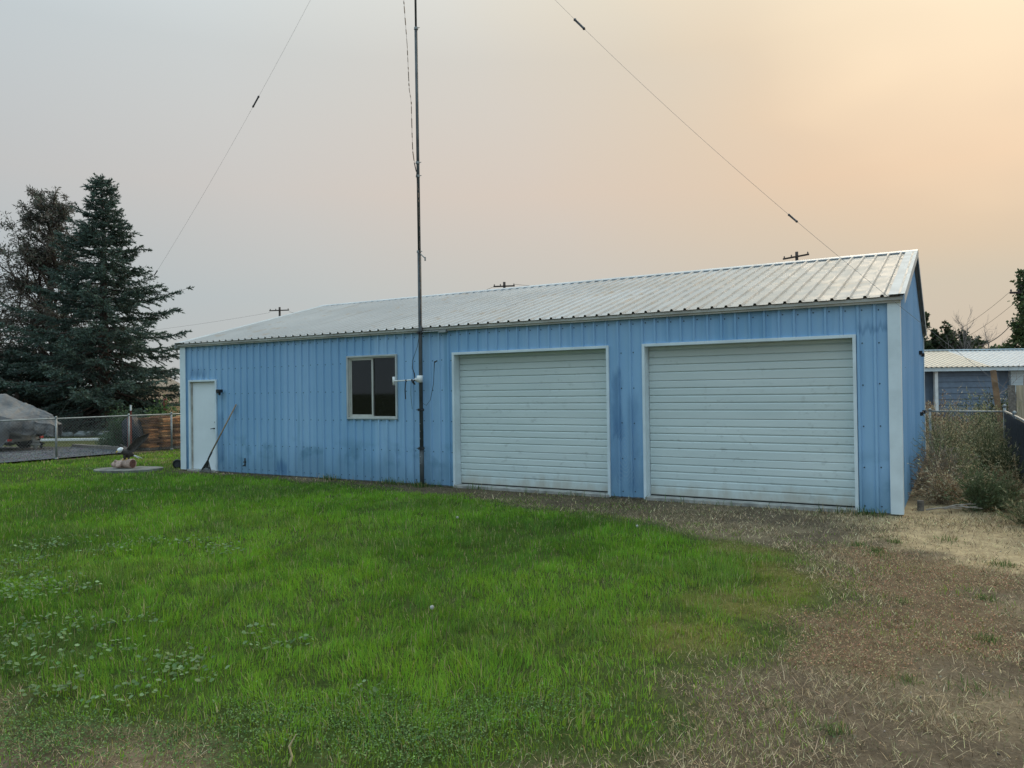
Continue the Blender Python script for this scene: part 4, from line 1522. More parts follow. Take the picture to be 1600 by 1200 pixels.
spruce(-24.4, 8.6, 4.4, [(0, 2.6), (1.5, 2.5), (3.0, 1.6), (4.4, .2)], 'low dark spruce just left of the boat tarpaulin peak', 24, c=(.045, .064, .052), dens=1.0, zmin=.25)
spruce(-31.5, 10.6, 5.2, [(0, 3.3), (1.5, 3.3), (3.2, 2.2), (5.2, .3)], 'low dark spruce at the left picture edge', 26, c=(.045, .062, .050), dens=1.0, zmin=.3)
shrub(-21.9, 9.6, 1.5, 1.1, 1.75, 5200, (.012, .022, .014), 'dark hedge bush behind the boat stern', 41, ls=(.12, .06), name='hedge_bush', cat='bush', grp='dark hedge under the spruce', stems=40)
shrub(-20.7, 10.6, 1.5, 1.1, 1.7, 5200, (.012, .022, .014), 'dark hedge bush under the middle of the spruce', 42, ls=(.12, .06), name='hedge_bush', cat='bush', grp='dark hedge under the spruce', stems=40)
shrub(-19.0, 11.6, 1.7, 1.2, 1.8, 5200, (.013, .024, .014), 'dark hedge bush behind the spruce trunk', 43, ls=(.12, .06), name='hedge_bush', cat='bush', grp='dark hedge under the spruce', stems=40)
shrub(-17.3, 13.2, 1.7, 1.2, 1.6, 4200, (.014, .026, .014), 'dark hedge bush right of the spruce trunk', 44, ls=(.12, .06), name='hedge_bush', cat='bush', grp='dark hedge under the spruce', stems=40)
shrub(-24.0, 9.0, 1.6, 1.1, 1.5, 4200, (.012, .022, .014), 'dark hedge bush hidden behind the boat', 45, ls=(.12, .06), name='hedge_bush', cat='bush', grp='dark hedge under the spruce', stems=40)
# green shrubs round the shingle stacks
shrub(-7.75, 3.35, .62, .5, 1.35, 3200, (.050, .095, .040), 'tall green shrub behind the fence left of the rusty pipe', 51, (.08, .13, .07), .3, (.075, .040), stems=26)
shrub(-8.6, 3.75, .6, .45, .55, 1500, (.055, .095, .050), 'low green plant beside the tall shrub by the timbers', 52, (.10, .14, .09), .3, (.08, .05), stems=20)
shrub(-9.3, 3.75, .35, .3, .32, 500, (.06, .10, .05), 'small grey green plant between the timbers and white board', 57, (.10, .14, .09), .3, (.07, .045), stems=12)
shrub(-8.55, 5.35, .60, .55, 1.45, 2400, (.060, .115, .036), 'bright green leafy shrub behind the white tipped post', 53, (.12, .18, .06), .35, (.10, .06), stems=24)
shrub(-8.35, 6.35, .70, .55, 1.35, 2400, (.065, .125, .036), 'bright green leafy shrub above the shingle stacks', 54, (.13, .20, .06), .4, (.10, .06), stems=24)
shrub(-8.2, 7.2, .60, .5, 1.25, 1800, (.06, .115, .034), 'bright green leafy shrub next to the red rack', 55, (.13, .19, .06), .4, (.10, .06), stems=20)

# ---------------------------------------------------------------- pale house glimpsed behind the spruce
hs = empty('pale_house', (-35.2, 20.0, 0), R(30), 'low pale house with light roof glimpsed under the spruce branches', 'house')
WALLP = simple('pale_house_wall', (.38, .33, .28), .8, .2, 2)
ROOFP = simple('pale_shingle_roof', (.46, .44, .42), .85, .2, 4)
MB().box(-2.4, 1.6, 0, 7, 0, 2.45).build('wall', WALLP, hs)
m = MB()
m.add([(-2.7, -.5, 2.4), (1.9, -.5, 2.4), (1.9, 3.5, 3.35), (-2.7, 3.5, 3.35), (1.9, 7.5, 2.4), (-2.7, 7.5, 2.4)], [(0, 1, 2, 3), (3, 2, 4, 5), (0, 3, 5), (1, 4, 2)])
m.build('roof', ROOFP, hs, solid=.12)
for x in (-1.8, 0.1):
    w_ = MB().box(x, x + 1.3, -.04, .02, 1.0, 2.1).build('window', WHITE, hs)
    MB().box(x + .08, x + 1.22, -.055, -.041, 1.08, 2.02).build('pane', BLACK, w_)

# ---------------------------------------------------------------- neighbour's garage to the right
NA = math.atan2(29.51 - 27.24, 18.45 - 14.57)
nb = empty('neighbour_garage', (14.57, 27.4, 0), NA, 'low slate blue neighbouring garage with pale metal roof', 'building')
SLATE = simple('slate_blue_siding', (.16, .21, .28), .6, .15, 3)
NROOF = simple('cream_ribbed_roof', (.44, .39, .32), .5, .12, 3)
NROOFW = simple('white_ribbed_roof', (.44, .46, .47), .5, .1, 3)
DOORG = simple('grey_garage_side_door', (.12, .125, .125), .6, .2, 3)
MB().box(-9, 11, .62, 6.6, 0, 2.4).build('wall', SLATE, nb)
z = 0.05
while z < 2.3:
    m = MB()
    m.add([(.78, .30, z), (3.55, .30, z), (3.55, .33, z + .262), (.78, .33, z + .262), (.78, .60, z), (3.55, .60, z), (3.55, .60, z + .262), (.78, .60, z + .262)],
          [(0, 1, 2, 3), (3, 2, 6, 7), (0, 4, 5, 1), (1, 5, 6, 2), (4, 0, 3, 7)])
    m.build('siding_board', SLATE, nb)
    z += .265
MB().box(.56, .70, .16, .30, 0, 2.42).build('post', WHITE, nb)
dd_ = MB().box(-.75, .25, .55, .615, .03, 2.08).build('door', DOORG, nb)
MB().tube([(.12, .55, .98), (.12, .49, .98)], .035, 8).build('door_knob', BLACK, dd_)
z = 1.3
while z < 2.3:
    MB().box(4.2, 9.5, .45, .612, z, z + .13).build('siding_board', TRIM, nb)
    z += .135
m = MB()
m.box(-9.2, 11.2, .02, .10, 2.38, 2.56)
m.build('fascia', TRIM, nb)
def nroof(x0, x1, mat):
    m = MB()
    xs = []
    x = x0
    while x < x1:
        xs += [(x, 0), (x + .05, .03), (x + .08, .03), (x + .13, 0)]
        x += .23
    xs = [q for q in xs if q[0] < x1] + [(x1, 0)]
    for (a, ha), (b, hb) in zip(xs[:-1], xs[1:]):
        m.quad((a, -.06, 2.565 + ha), (b, -.06, 2.565 + hb), (b, 3.45, 3.46 + hb), (a, 3.45, 3.46 + ha))
    m.quad((x0, 3.45, 3.45), (x1, 3.45, 3.45), (x1, 7.0, 2.50), (x0, 7.0, 2.50))
    m.build('roof', mat, nb)
nroof(-9.2, 3.0, NROOF)
nroof(3.0, 11.2, NROOFW)
MB().box(-9.2, 11.2, 3.30, 3.60, 3.475, 3.52).build('ridge_cap', TRIM, nb)

# ---------------------------------------------------------------- utility poles and lines
def upole(x, y, h, rz, label, arms, lean=0.0, grp='utility poles behind the shed'):
    e_ = empty('utility_pole', (x, y, 0), rz, label, 'utility pole', grp)
    MB().tube([(0, 0, -.2), (lean, 0, h)], [.17, .12], 10).build('pole', POLEW, e_, smooth=True)
    for z, w_ in arms:
        MB().box(-w_, w_, -.17, -.06, z - .06, z + .06).build('crossarm', POLEW, e_)
        for s_ in (-.92, -.35, .92) if w_ > .8 else (-.92, .92):
            MB().tube([(s_ * w_, -.11, z + .06), (s_ * w_, -.11, z + .14), (s_ * w_, -.11, z + .22)], [.03, .06, .03], 6).build('insulator', INSUL, e_)
    return e_
def wire(a, b, sag, label, r_=.012, mat=None):
    a, b = np.array(a, float), np.array(b, float)
    t = np.linspace(0, 1, 24)[:, None]
    X = a + (b - a) * t
    X[:, 2] -= sag * 4 * t[:, 0] * (1 - t[:, 0])
    o = MB().tube(X - a, r_, 4).build('power_line', mat or POLEW)
    o.location = tuple(a)
    return setp(o, label, 'wire', 'power lines')
upole(-53.48, 52.22, 12.1, R(20), 'distant utility pole with crossarm above the far left roof', [(11.7, 1.25)])
upole(-20.1, 48.58, 11.85, R(20), 'distant utility pole with crossarm behind the middle of the roof', [(11.45, 1.0)])
upole(5.1, 51.73, 12.5, R(-28), 'distant utility pole with tilted crossarm behind the right roof ridge', [(12.1, 1.2)])
wire((-54.6, 51.8, 11.5), (-82, 44, 9.3), .3, 'thin line running left from the far left pole', .009)
wire((-52.3, 52.6, 11.5), (-21.0, 48.4, 11.5), 1.6, 'thin line between the far left and middle poles', .014)
wire((-19.2, 48.9, 11.6), (4.1, 52.3, 11.9), 1.0, 'thin line between the middle and right poles', .014)
wire((-21.0, 48.3, 11.2), (-34.0, 44, 10.0), .3, 'thin service line dropping left from the middle pole', .014)
wire((4.2, 52.2, 11.6), (-2.5, 49.5, 10.6), .2, 'thin service line dropping left from the right pole', .016)
rp_ = upole(19.55, 46.3, 8.15, R(30), 'tall utility pole with ivy at the right picture edge', [(7.55, .85), (5.65, .75)], 0.0, None)
g_ = np.random.default_rng(77)
n_ = 1900
zi = g_.uniform(2.5, 9.0, n_)
ph_ = g_.uniform(0, 6.283, n_)
ri = .12 + np.abs(g_.normal(0, 1, n_)).clip(0, 2) * (.10 + .26 * np.sin(zi * 2.3 + 1) ** 2) * np.interp(zi, [2.5, 6.5, 9.0], [1.5, .9, .5])
Pi = np.stack([ri * np.cos(ph_), ri * np.sin(ph_), zi], 1)
setp(tri_mesh('ivy', leaf_quads(Pi, .20, .15, g_), LEAF, rp_, tint(g_, n_, (.075, .11, .05), .25, (.11, .14, .06), .25) * clump_var(Pi, g_, 5, .3, .9), QF), kind='stuff')
wire((18.85, 45.9, 7.6), (8.0, 66, 5.8), 1.9, 'thin upper line from the right edge pole crossing the sky', .012)
wire((19.3, 46.2, 7.1), (9.0, 68, 5.9), 2.0, 'thin lower line from the right edge pole crossing the sky', .012)
wire((18.95, 45.95, 5.6), (16.9, 38.0, 3.9), .25, 'thick cable dropping from the right edge pole to the garage roof', .03)

# trees beyond the garage
DK = (.062, .088, .045)
branch_tree(13.6, 54.8, 'dark green leafy tree just beyond the gable of the shed', 61, 5.0, 2.3, 16, 2, (DK, (.05, .06, .03), .2), .2, 'broadleaf_tree', 'trees beyond the garage', first=.2, nleaf=46, lsize=(.26, .19), twig=.55)
branch_tree(15.6, 57.0, 'dark green bushy tree at the foot of the bare tree', 62, 3.9, 2.2, 14, 2, (DK, (.05, .06, .03), .2), .16, 'broadleaf_tree', 'trees beyond the garage', first=.2, nleaf=46, lsize=(.26, .19), twig=.5)
branch_tree(17.2, 57.5, 'small dark bushy tree right of the bare tree', 63, 4.3, 1.6, 10, 2, (DK, (.05, .06, .03), .2), .12, 'broadleaf_tree', 'trees beyond the garage', first=.2, nleaf=40, lsize=(.24, .18), twig=.45)
branch_tree(16.5, 53.8, 'bare greyish tree with fine upright twigs behind the garage', 64, 5.8, 2.2, 14, 2, None, .10, 'bare_tree', 'trees beyond the garage', bark=BARE, upb=.55, first=.3, twig=.5)
branch_tree(17.9, 54.6, 'small bare greyish tree nearer the utility pole', 65, 5.0, 1.8, 10, 2, None, .08, 'bare_tree', 'trees beyond the garage', bark=BARE, upb=.5, first=.3, twig=.45)
branch_tree(20.4, 43.0, 'dark green leafy tree wrapping the right edge pole', 66, 4.9, 2.3, 18, 2, ((.07, .105, .048), (.10, .13, .05), .25), .18, 'broadleaf_tree', 'trees beyond the garage', first=.2, nleaf=36, lsize=(.24, .18), twig=.5)

# ---------------------------------------------------------------- wooden fence on the right beyond the corner post
wf = empty('board_fence', (16.95, 12.2, 0), R(12), 'weathered tan board fence beyond the right fence post', 'fence')
x = 0.0
for i in range(9):
    w_ = random.uniform(.15, .22)
    h_ = 1.72 + random.uniform(-.07, .05)
    T = Matrix.Translation((x, random.uniform(-.01, .01), 0)) @ Matrix.Rotation(random.uniform(-.015, .015), 4, 'Y')
    MB().box(0, w_, -.012, .012, .05, h_, 0, T).build('board', TANWOOD if i % 3 else OLDWOOD, wf)
    x += w_ + random.uniform(.01, .05)
MB().box(0, x, .014, .06, .45, .54).build('rail', OLDWOOD, wf)
MB().box(0, x, .014, .06, 1.40, 1.49).build('rail', OLDWOOD, wf)
for k, (px_, py_, h_, tl, lb) in enumerate(((16.92, 14.6, 2.18, -.10, 'short brown timber post leaning behind the board fence'), (17.42, 14.6, 2.02, .05, 'short brown timber post standing behind the board fence near the edge'))):
    T = Matrix.Rotation(tl, 4, 'Y')
    o = MB().box(-.075, .075, -.07, .07, -.05, h_, 0, T).build('timber_post', simple('brown_post_wood', (.24, .155, .095), .9, .35, 4, bump=.4), bevel=.01)
    o.location = (px_, py_, 0)
    setp(o, lb, 'post')

# stub post, sticks, small stones by the right corner
o = MB().tube([(0, 0, -.05), (0, 0, .13)], .045, 9).build('stub_post', OLDWOOD)
o.location = (15.28, .62, 0)
setp(o, 'short cut off wooden stub at the right shed corner', 'post')
STK = simple('grey_dead_stick', (.36, .31, .26), .9, .3, 9)
for k, (a, b, lb) in enumerate((((15.35, .50, .02), (15.78, .62, .05), 'pale dead stick lying nearest the shed corner'), ((15.62, .78, .03), (16.02, .66, .06), 'grey dead stick lying under the weeds by the corner'),
                                ((15.55, .62, .04), (15.95, .86, .09), 'forked dead stick lying on the stick pile'))):
    a, b = np.array(a), np.array(b)
    d_ = b - a
    m = MB()
    m.tube([(0, 0, 0), tuple(d_ * .4 + np.array([0, 0, .02])), tuple(d_)], [.014, .011, .006], 6)
    m.tube([tuple(d_ * .5), tuple(d_ * .75 + np.array([.04, -.06, .04]))], [.008, .004], 5)
    o = m.build('dead_stick', STK)
    o.location = tuple(a)
    setp(o, lb, 'stick', 'dead sticks by the shed corner')

# ---------------------------------------------------------------- weeds on the right strip
def weed(x, y, r_, h, label, seed, c, dry=False, nst=60, alt=None, palt=.2, arch=.35, leafn=14, name='weed_bush', ls=(.045, .011)):
    g = np.random.default_rng(seed)
    e_ = empty(name, (x, y, -.02), 0, label, 'weed', 'weeds beside the shed')
    m = MB()
    LP, LD = [], []
    for i in range(nst):
        az = g.uniform(0, 6.283)
        el_ = g.uniform(.35, 1.45)
        ln = h * g.uniform(.55, 1.1) * (.75 + .35 * math.sin(el_))
        d = np.array([math.cos(az) * math.cos(el_) * r_ / h * 1.3, math.sin(az) * math.cos(el_) * r_ / h * 1.3, math.sin(el_)])
        p = np.array([g.normal() * .04, g.normal() * .04, 0])
        pts = [p]
        for k in range(4):
            d = d + g.normal(size=3) * .12 + np.array([0, 0, -arch * .15 * k])
            pts.append(pts[-1] + d * ln / 4)
            pts[-1][2] = max(pts[-1][2], .01)
        m.tube(pts, [.005, .004, .0035, .003, .0015], 3, cap=False)
        A_ = np.array(pts)
        for s_ in range(4 if not dry else 6):        # side twigs
            i0 = g.integers(1, 4)
            q = A_[i0] + (A_[i0 + 1] - A_[i0]) * g.random()
            td = (A_[i0 + 1] - A_[i0]) / (np.linalg.norm(A_[i0 + 1] - A_[i0]) + 1e-6) + g.normal(size=3) * .6
            td *= ln * .22 / np.linalg.norm(td)
            m.tube([q, q + td], [.0025, .001], 3, cap=False)
            nl = leafn // 2
            t = g.random((nl, 1))
            LP.append(q + td * t)
            LD.append(np.repeat(td[None] / np.linalg.norm(td), nl, 0))
        t = g.uniform(.8, 4, leafn)
        i0 = t.astype(int).clip(0, 3)
        LP.append(A_[i0] + (A_[i0 + 1] - A_[i0]) * (t - i0)[:, None])
        dd = A_[i0 + 1] - A_[i0]
        LD.append(dd / (np.linalg.norm(dd, axis=1, keepdims=True) + 1e-6))
    m.build('stems', STEMD if dry else STEMG, e_)
    P = np.concatenate(LP)
    T = leaf_tris(P, np.concatenate(LD), ls[0], ls[1], .5, g)
    T[:, :, 2] = np.maximum(T[:, :, 2], .005)
    col = tint(g, len(P), c, .25, alt, palt)
    setp(tri_mesh('foliage', T, LEAF if not dry else STRAW, e_, col), kind='stuff')
STEMD = simple('dry_weed_stem', (.30, .23, .15), .9, .3, 9)
STEMG = simple('green_weed_stem', (.13, .14, .07), .8, .3, 9)
OLV, OLV2, TAN_, RUST = (.21, .25, .13), (.54, .47, .28), (.72, .60, .40), (.45, .28, .17)
weed(15.98, 1.05, .36, .62, 'olive green weed bush nearest the camera beside the shed corner', 71, (.13, .175, .085), alt=OLV, nst=100)
weed(16.28, 1.35, .36, .55, 'olive green weed bush right of the nearest one', 72, OLV, alt=OLV2, nst=70)
weed(15.55, 1.45, .34, .80, 'dry arching tan weed leaning on the shed side wall', 73, TAN_, True, 70, RUST, .35, .9)
weed(15.45, 2.30, .38, .95, 'grey brown dead weed along the shed side wall', 74, (.27, .23, .18), True, 80, RUST, .2, .6)
weed(15.80, 2.60, .34, .62, 'dull green weed clump with pale seed heads', 75, OLV, alt=TAN_, palt=.3, nst=90)
weed(15.62, 3.6, .45, 1.0, 'tall dry weed with a few green leaves by the wall', 76, OLV2, alt=OLV, palt=.4, nst=90)
weed(16.40, 3.0, .30, .75, 'dark green weed growing against the slatted fence', 77, (.05, .065, .03), alt=OLV2, nst=80)
weed(16.45, 4.6, .30, .80, 'second dark green weed against the slatted fence', 78, (.05, .065, .03), alt=OLV2, nst=80)
weed(15.62, 5.4, .38, 1.1, 'wispy yellow green weed clump half way along the wall', 79, OLV2, alt=OLV, palt=.45, nst=110)
weed(16.25, 6.8, .50, 1.2, 'tall wispy green weed clump before the cross fence', 80, OLV, alt=OLV2, palt=.4, nst=120)
weed(15.60, 7.4, .45, 1.2, 'straw coloured weed clump by the far end of the wall', 81, TAN_, alt=OLV2, palt=.4, nst=110)
weed(16.45, 8.6, .40, 1.0, 'green weed clump at the foot of the far fence post', 82, OLV, alt=OLV2, palt=.3, nst=90)
weed(15.75, 10.6, .8, 1.15, 'rusty orange dry weed behind the cross fence', 83, RUST, True, 120, TAN_, .4, .5)
weed(16.2, 13.6, .9, 1.25, 'olive weed thicket in front of the garage siding', 84, OLV, alt=OLV2, palt=.4, nst=140, ls=(.07, .02))
weed(16.95, 16.5, 1.0, 1.6, 'big dark green weed bush left of the board fence', 85, (.045, .062, .028), alt=OLV2, palt=.2, nst=170, ls=(.08, .025))
weed(15.2, 17.0, 1.0, 1.25, 'dry orange weed clump below the garage door', 86, (.24, .14, .07), True, 140, TAN_, .4, .5, ls=(.07, .02))
weed(16.45, .05, .20, .36, 'small sparse weed near the right picture edge', 87, OLV2, alt=OLV, palt=.5, nst=30)
weed(16.42, 2.1, .25, .55, 'dry brown weed at the right edge before the slatted fence', 88, (.26, .19, .11), True, 50, OLV2, .3, .6)
branch_tree(17.0, 17.6, 'bare grey dead bush sprawling beside the board fence', 89, 1.5, 1.3, 9, 1, None, .05, 'dead_bush', None, bark=BARE, upb=.15, first=.2, twig=.35, cat='bush')

# ---------------------------------------------------------------- grass
HEAD = math.atan2(FWD[1], FWD[0])
def scatter(bands, half=R(43)):
    out_ = []
    for r0, r1, dens in bands:
        n = int(dens * half * (r1 * r1 - r0 * r0))
        r_ = np.sqrt(rng.random(n) * (r1 * r1 - r0 * r0) + r0 * r0)
        a = HEAD + rng.uniform(-half, half, n)
        out_.append(np.stack([CAM[0] + r_ * np.cos(a), CAM[1] + r_ * np.sin(a)], 1))
    return np.concatenate(out_)
def not_shed(P, m=.0):
    return ~((P[:, 0] > -.02 - m) & (P[:, 0] < L + .03 + m) & (P[:, 1] > -.03 - m) & (P[:, 1] < D + .03 + m))
def blades(P, ln, wd, lean, col, name, mat, z0=None, curl=.6, coh=0.0):
    n = len(P)
    z = ground_z(P[:, 0], P[:, 1]) if z0 is None else z0
    B = np.stack([P[:, 0], P[:, 1], z - .004], 1)
    az = rng.uniform(0, 2 * math.pi, n)
    if coh:
        az = fbm(P[:, 0] + 90, P[:, 1] - 40, 2.6, 2) * 14 + rng.normal(0, coh, n)
    d = np.stack([np.cos(az), np.sin(az), np.zeros(n)], 1)
    s_ = np.stack([-np.sin(az), np.cos(az), np.zeros(n)], 1)
    ta = rng.uniform(-.9, .9, n)
    s_ = s_ * np.cos(ta)[:, None] + d * np.sin(ta)[:, None]
    up = np.array([[0, 0, 1.0]])
    c1, s1 = np.cos(lean * (1 - curl * .6)), np.sin(lean * (1 - curl * .6))
    c2, s2 = np.cos(lean * (1 + curl)), np.sin(lean * (1 + curl))
    M_ = B + (up * c1[:, None] + d * s1[:, None]) * (ln * .55)[:, None]
    T_ = M_ + (up * c2[:, None] + d * s2[:, None]) * (ln * .45)[:, None]
    T_[:, 2] = np.maximum(T_[:, 2], B[:, 2] + .006)
    w_ = wd[:, None] * .5
    V_ = np.stack([B - s_ * w_, B + s_ * w_, M_ - s_ * w_ * .8, M_ + s_ * w_ * .8, T_], 1)
    return tri_mesh(name, V_, mat, None, col, [(0, 1, 3), (0, 3, 2), (2, 3, 4)])
P = scatter([(2.4, 4.2, 4300), (4.2, 6, 3900), (6, 9, 3200), (9, 13, 2100), (13, 18.5, 1250), (18.5, 27, 330)])
lw, sd, rd, ye, pa, stp = zones(P[:, 0], P[:, 1])
edge = sstep(.0, .9, sd)
tuft = fbm(P[:, 0], P[:, 1], 3.2, 3)
cell = fbm(P[:, 0] + 50, P[:, 1] + 20, 6.5, 2)
stray = (1 - lw) * .30 * sstep(-1.5, -.1, sd) * sstep(.46, .62, fbm(P[:, 0] + 11, P[:, 1] + 2, 1.9, 3)) * (1 - rd * .5)
keep = (rng.random(len(P)) < lw * (.50 + .50 * edge) * (.45 + .65 * sstep(.28, .56, cell)) + stray) & not_shed(P, .01) & (P[:, 0] > -6.4 - (P[:, 1] < -2) * 3)
keep &= (((P[:, 0] + 1.22) / .80) ** 2 + ((P[:, 1] + .62) / .62) ** 2) > 1
P, edge, tuft, ye, sd, cell = P[keep], edge[keep], tuft[keep], ye[keep], sd[keep], cell[keep]
dist = np.hypot(P[:, 0] - CAM[0], P[:, 1] - CAM[1])
n = len(P)
long_ = fbm(P[:, 0] + 31, P[:, 1], .8, 3)
ln = (.036 + .038 * edge) * (.65 + .75 * tuft) * rng.uniform(.6, 1.35, n) * (.75 + .5 * long_) * (1 - .30 * ye) * (.60 + .8 * cell) * np.where(rng.random(n) < .04, 1.5, 1)
wd = np.maximum(.0040, .00066 * dist) * rng.uniform(.7, 1.3, n)
lean = np.abs(rng.normal(.42, .34, n)).clip(0, 1.4)
hue = fbm(P[:, 0] + 7, P[:, 1] + 3, .55, 4)
fine = fbm(P[:, 0], P[:, 1], 5.0, 2)
cA, cB, cC = np.array([.100, .222, .028]), np.array([.245, .455, .042]), np.array([.31, .33, .07])
t = np.clip(sstep(.35, .65, hue) * .55 + .10 + (fine - .5) * .55 + (cell - .5) * .5 + rng.normal(0, .30, n), 0, 1.15)[:, None]
col = cA * (1 - t) + cB * t
yy = np.clip(ye * .75 * rng.random(n) + (1 - edge) * .35 * rng.random(n), 0, 1)[:, None]
col = col * (1 - yy) + cC * yy
col = col * (1 + rng.normal(0, .10, (n, 3)).clip(-.25, .25))
dull = (fbm(P[:, 0] - 13, P[:, 1] + 37, 1.1, 4) > .56)
col[dull] = col[dull] * np.array([.95, .86, 1.25])
dead = rng.random(n) < (.055 + .10 * (1 - edge) + .10 * ye)
col[dead] = np.array([.52, .44, .24]) * rng.uniform(.5, 1.2, (dead.sum(), 1))
setp(blades(P, ln, wd, lean, col, 'lawn_grass', GRASS, coh=.9), 'long bright green lawn grass in front of the shed', 'grass', kind='stuff')

# longer tufts along the foot of the wall, at the mast and at odd spots in the dry ground
pts = []
for x in np.arange(4.4, 14.9, .012):
    dn = fbm(np.array([x]), np.array([3.3]), 1.7, 3)[0]
    for _ in range(3):
        if rng.random() < sstep(.40, .62, dn) * .95 + .06:
            pts.append((x + rng.normal() * .02, -.05 - abs(rng.normal()) * .09))
for k in range(200):
    pts.append((MX + rng.normal() * .12, MY - .05 + rng.normal() * .07))
for cx, cy in ((15.45, -6.43), (14.97, -2.57), (15.32, -4.59), (15.87, -5.36), (14.87, -7.2), (14.46, -7.69), (15.78, -6.42), (14.76, -2.3), (15.12, -1.92), (15.16, -7.39), (14.39, -8.04), (14.09, -8.13), (15.6, -1.4), (16.1, -2.6), (15.0, -2.8), (13.0, -8.7), (12.2, -8.95), (15.9, -4.2), (16.2, -6.6)):
    k = int(rng.integers(50, 130))
    sp = rng.uniform(.04, .09)
    pts += list(zip(cx + rng.normal(size=k) * sp, cy + rng.normal(size=k) * sp))
P = np.array(pts)
P = P[not_shed(P, .0)]
n = len(P)
col = tint(rng, n, (.105, .175, .050), .30, (.40, .31, .16), .18)
setp(blades(P, rng.uniform(.03, .11, n) * np.where(P[:, 1] > -.4, 1.7, .8), np.maximum(rng.uniform(.003, .005, n), .0007 * np.hypot(P[:, 0] - CAM[0], P[:, 1] - CAM[1])), np.abs(rng.normal(.6, .4, n)), col, 'grass_tufts', GRASS), 'darker grass tufts along the wall foot and in the dry ground', 'grass', kind='stuff')

# dry grass, straw litter and low reddish plants
P = scatter([(2.4, 4.2, 7500), (4.2, 6, 6000), (6, 9, 4000), (9, 13, 1900), (13, 19, 380)])
lw, sd, rd, ye, pa, stp = zones(P[:, 0], P[:, 1])
patch = fbm(P[:, 0] + 3, P[:, 1] + 9, 1.4, 4)
keep = (rng.random(len(P)) < (1 - lw) * (.30 + .9 * sstep(.42, .62, patch)) * (1 - .25 * pa)) & not_shed(P, .02) & (P[:, 0] > 1.0) & (P[:, 0] < 18.5)
P, rd, stp, patch, pa, ye = P[keep], rd[keep], stp[keep], patch[keep], pa[keep], ye[keep]
n = len(P)
dist = np.hypot(P[:, 0] - CAM[0], P[:, 1] - CAM[1])
ln = rng.uniform(.018, .085, n) * (1 - .45 * rd) * np.where(rng.random(n) < .05, 1.7, 1)
lean = rng.uniform(.55, 1.52, n)
col = tint(rng, n, (.62, .48, .29), .35, (.19, .135, .085), .48)
rsel = rng.random(n) < rd * .85
col[rsel] = tint(rng, rsel.sum(), (.42, .24, .145), .30, (.44, .35, .19), .45)
gsel = rng.random(n) < .12 + .1 * (patch > .58)
col[gsel] = tint(rng, gsel.sum(), (.16, .175, .075), .3)
dsel = rng.random(n) < stp * .7
col[dsel] = tint(rng, dsel.sum(), (.20, .155, .10), .35, (.14, .165, .07), .35)
setp(blades(P, ln, np.maximum(.0022, .00050 * dist) * rng.uniform(.6, 1.4, n), lean, col, 'dry_grass', STRAW, None, .08), 'dry straw coloured grass and reddish weeds around the lawn', 'grass', kind='stuff')

# little reddish and green leaves hugging the dry ground
P = scatter([(2.4, 6, 2600), (6, 10, 1700), (10, 14, 700)])
lw, sd, rd, ye, pa, stp = zones(P[:, 0], P[:, 1])
pr = rd * .9 + .18 * sstep(.5, .65, fbm(P[:, 0], P[:, 1], 2.0, 3)) * (1 - lw) + ye * lw * .35
k = (rng.random(len(P)) < pr) & not_shed(P, .03)
P, rd, ye, lw = P[k], rd[k], ye[k], lw[k]
n = len(P)
B = np.stack([P[:, 0], P[:, 1], ground_z(P[:, 0], P[:, 1]) + rng.uniform(.004, .04, n)], 1)
Q_ = leaf_quads(B, .015, .009, rng, None, .3)
col = tint(rng, n, (.12, .15, .06), .3, (.34, .25, .13), .35)
rs = rng.random(n) < rd
col[rs] = tint(rng, rs.sum(), (.44, .25, .155), .3, (.40, .36, .18), .45)
ys = (rng.random(n) < ye * lw)
col[ys] = tint(rng, ys.sum(), (.20, .21, .05), .25)
setp(tri_mesh('ground_cover', Q_, LEAF, None, col, QF), 'low reddish and yellow leaves covering the dry ground right of the lawn', 'ground cover', kind='stuff')

# mallow patches with round grey green leaves
MAL = [(6.47, -6.65, .35), (6.62, -6.37, .3), (7.47, -6.42, .28), (7.46, -5.95, .3), (7.95, -5.7, .25), (7.92, -7.59, .4), (8.47, -7.7, .35), (8.72, -8.04, .35), (8.85, -7.62, .25), (10.06, -8.21, .22), (10.35, -7.88, .18),
       (8.54, -5.81, .22), (8.83, -5.96, .22), (10.01, -8.64, .30), (10.53, -8.78, .28), (11.33, -8.41, .20), (11.62, -8.44, .18), (11.63, -7.84, .15), (12.76, -8.15, .10), (2.85, -3.35, .22), (2.96, -3.11, .18),
       (11.78, -7.69, .12), (7.23, -7.18, .3), (8.35, -7.88, .35), (11.05, -8.97, .22), (11.55, -8.81, .22), (11.29, -8.24, .18), (11.28, -7.65, .12), (-1.9, -1.1, .25), (9.6, -8.3, .25), (10.8, -8.4, .2)]
C_ = []
for x, y, r_ in MAL:
    k = int(750 * r_ * r_) + 9
    a = rng.uniform(0, 6.283, k)
    q = r_ * np.sqrt(rng.random(k)) * rng.uniform(.6, 1.25, k)
    C_.append(np.stack([x + q * np.cos(a), y + q * np.sin(a)], 1))
C_ = np.concatenate(C_)
n = len(C_)
zc = ground_z(C_[:, 0], C_[:, 1]) + rng.uniform(.035, .085, n)
nr = np.stack([rng.normal(0, .35, n), rng.normal(0, .35, n), np.ones(n)], 1)
nr /= np.linalg.norm(nr, axis=1, keepdims=True)
u_ = np.cross(nr, np.array([[1.0, 0, 0]]))
u_ /= np.linalg.norm(u_, axis=1, keepdims=True)
w_ = np.cross(nr, u_)
rad = rng.uniform(.010, .021, n)
ctr = np.concatenate([C_, zc[:, None]], 1)
ring = []
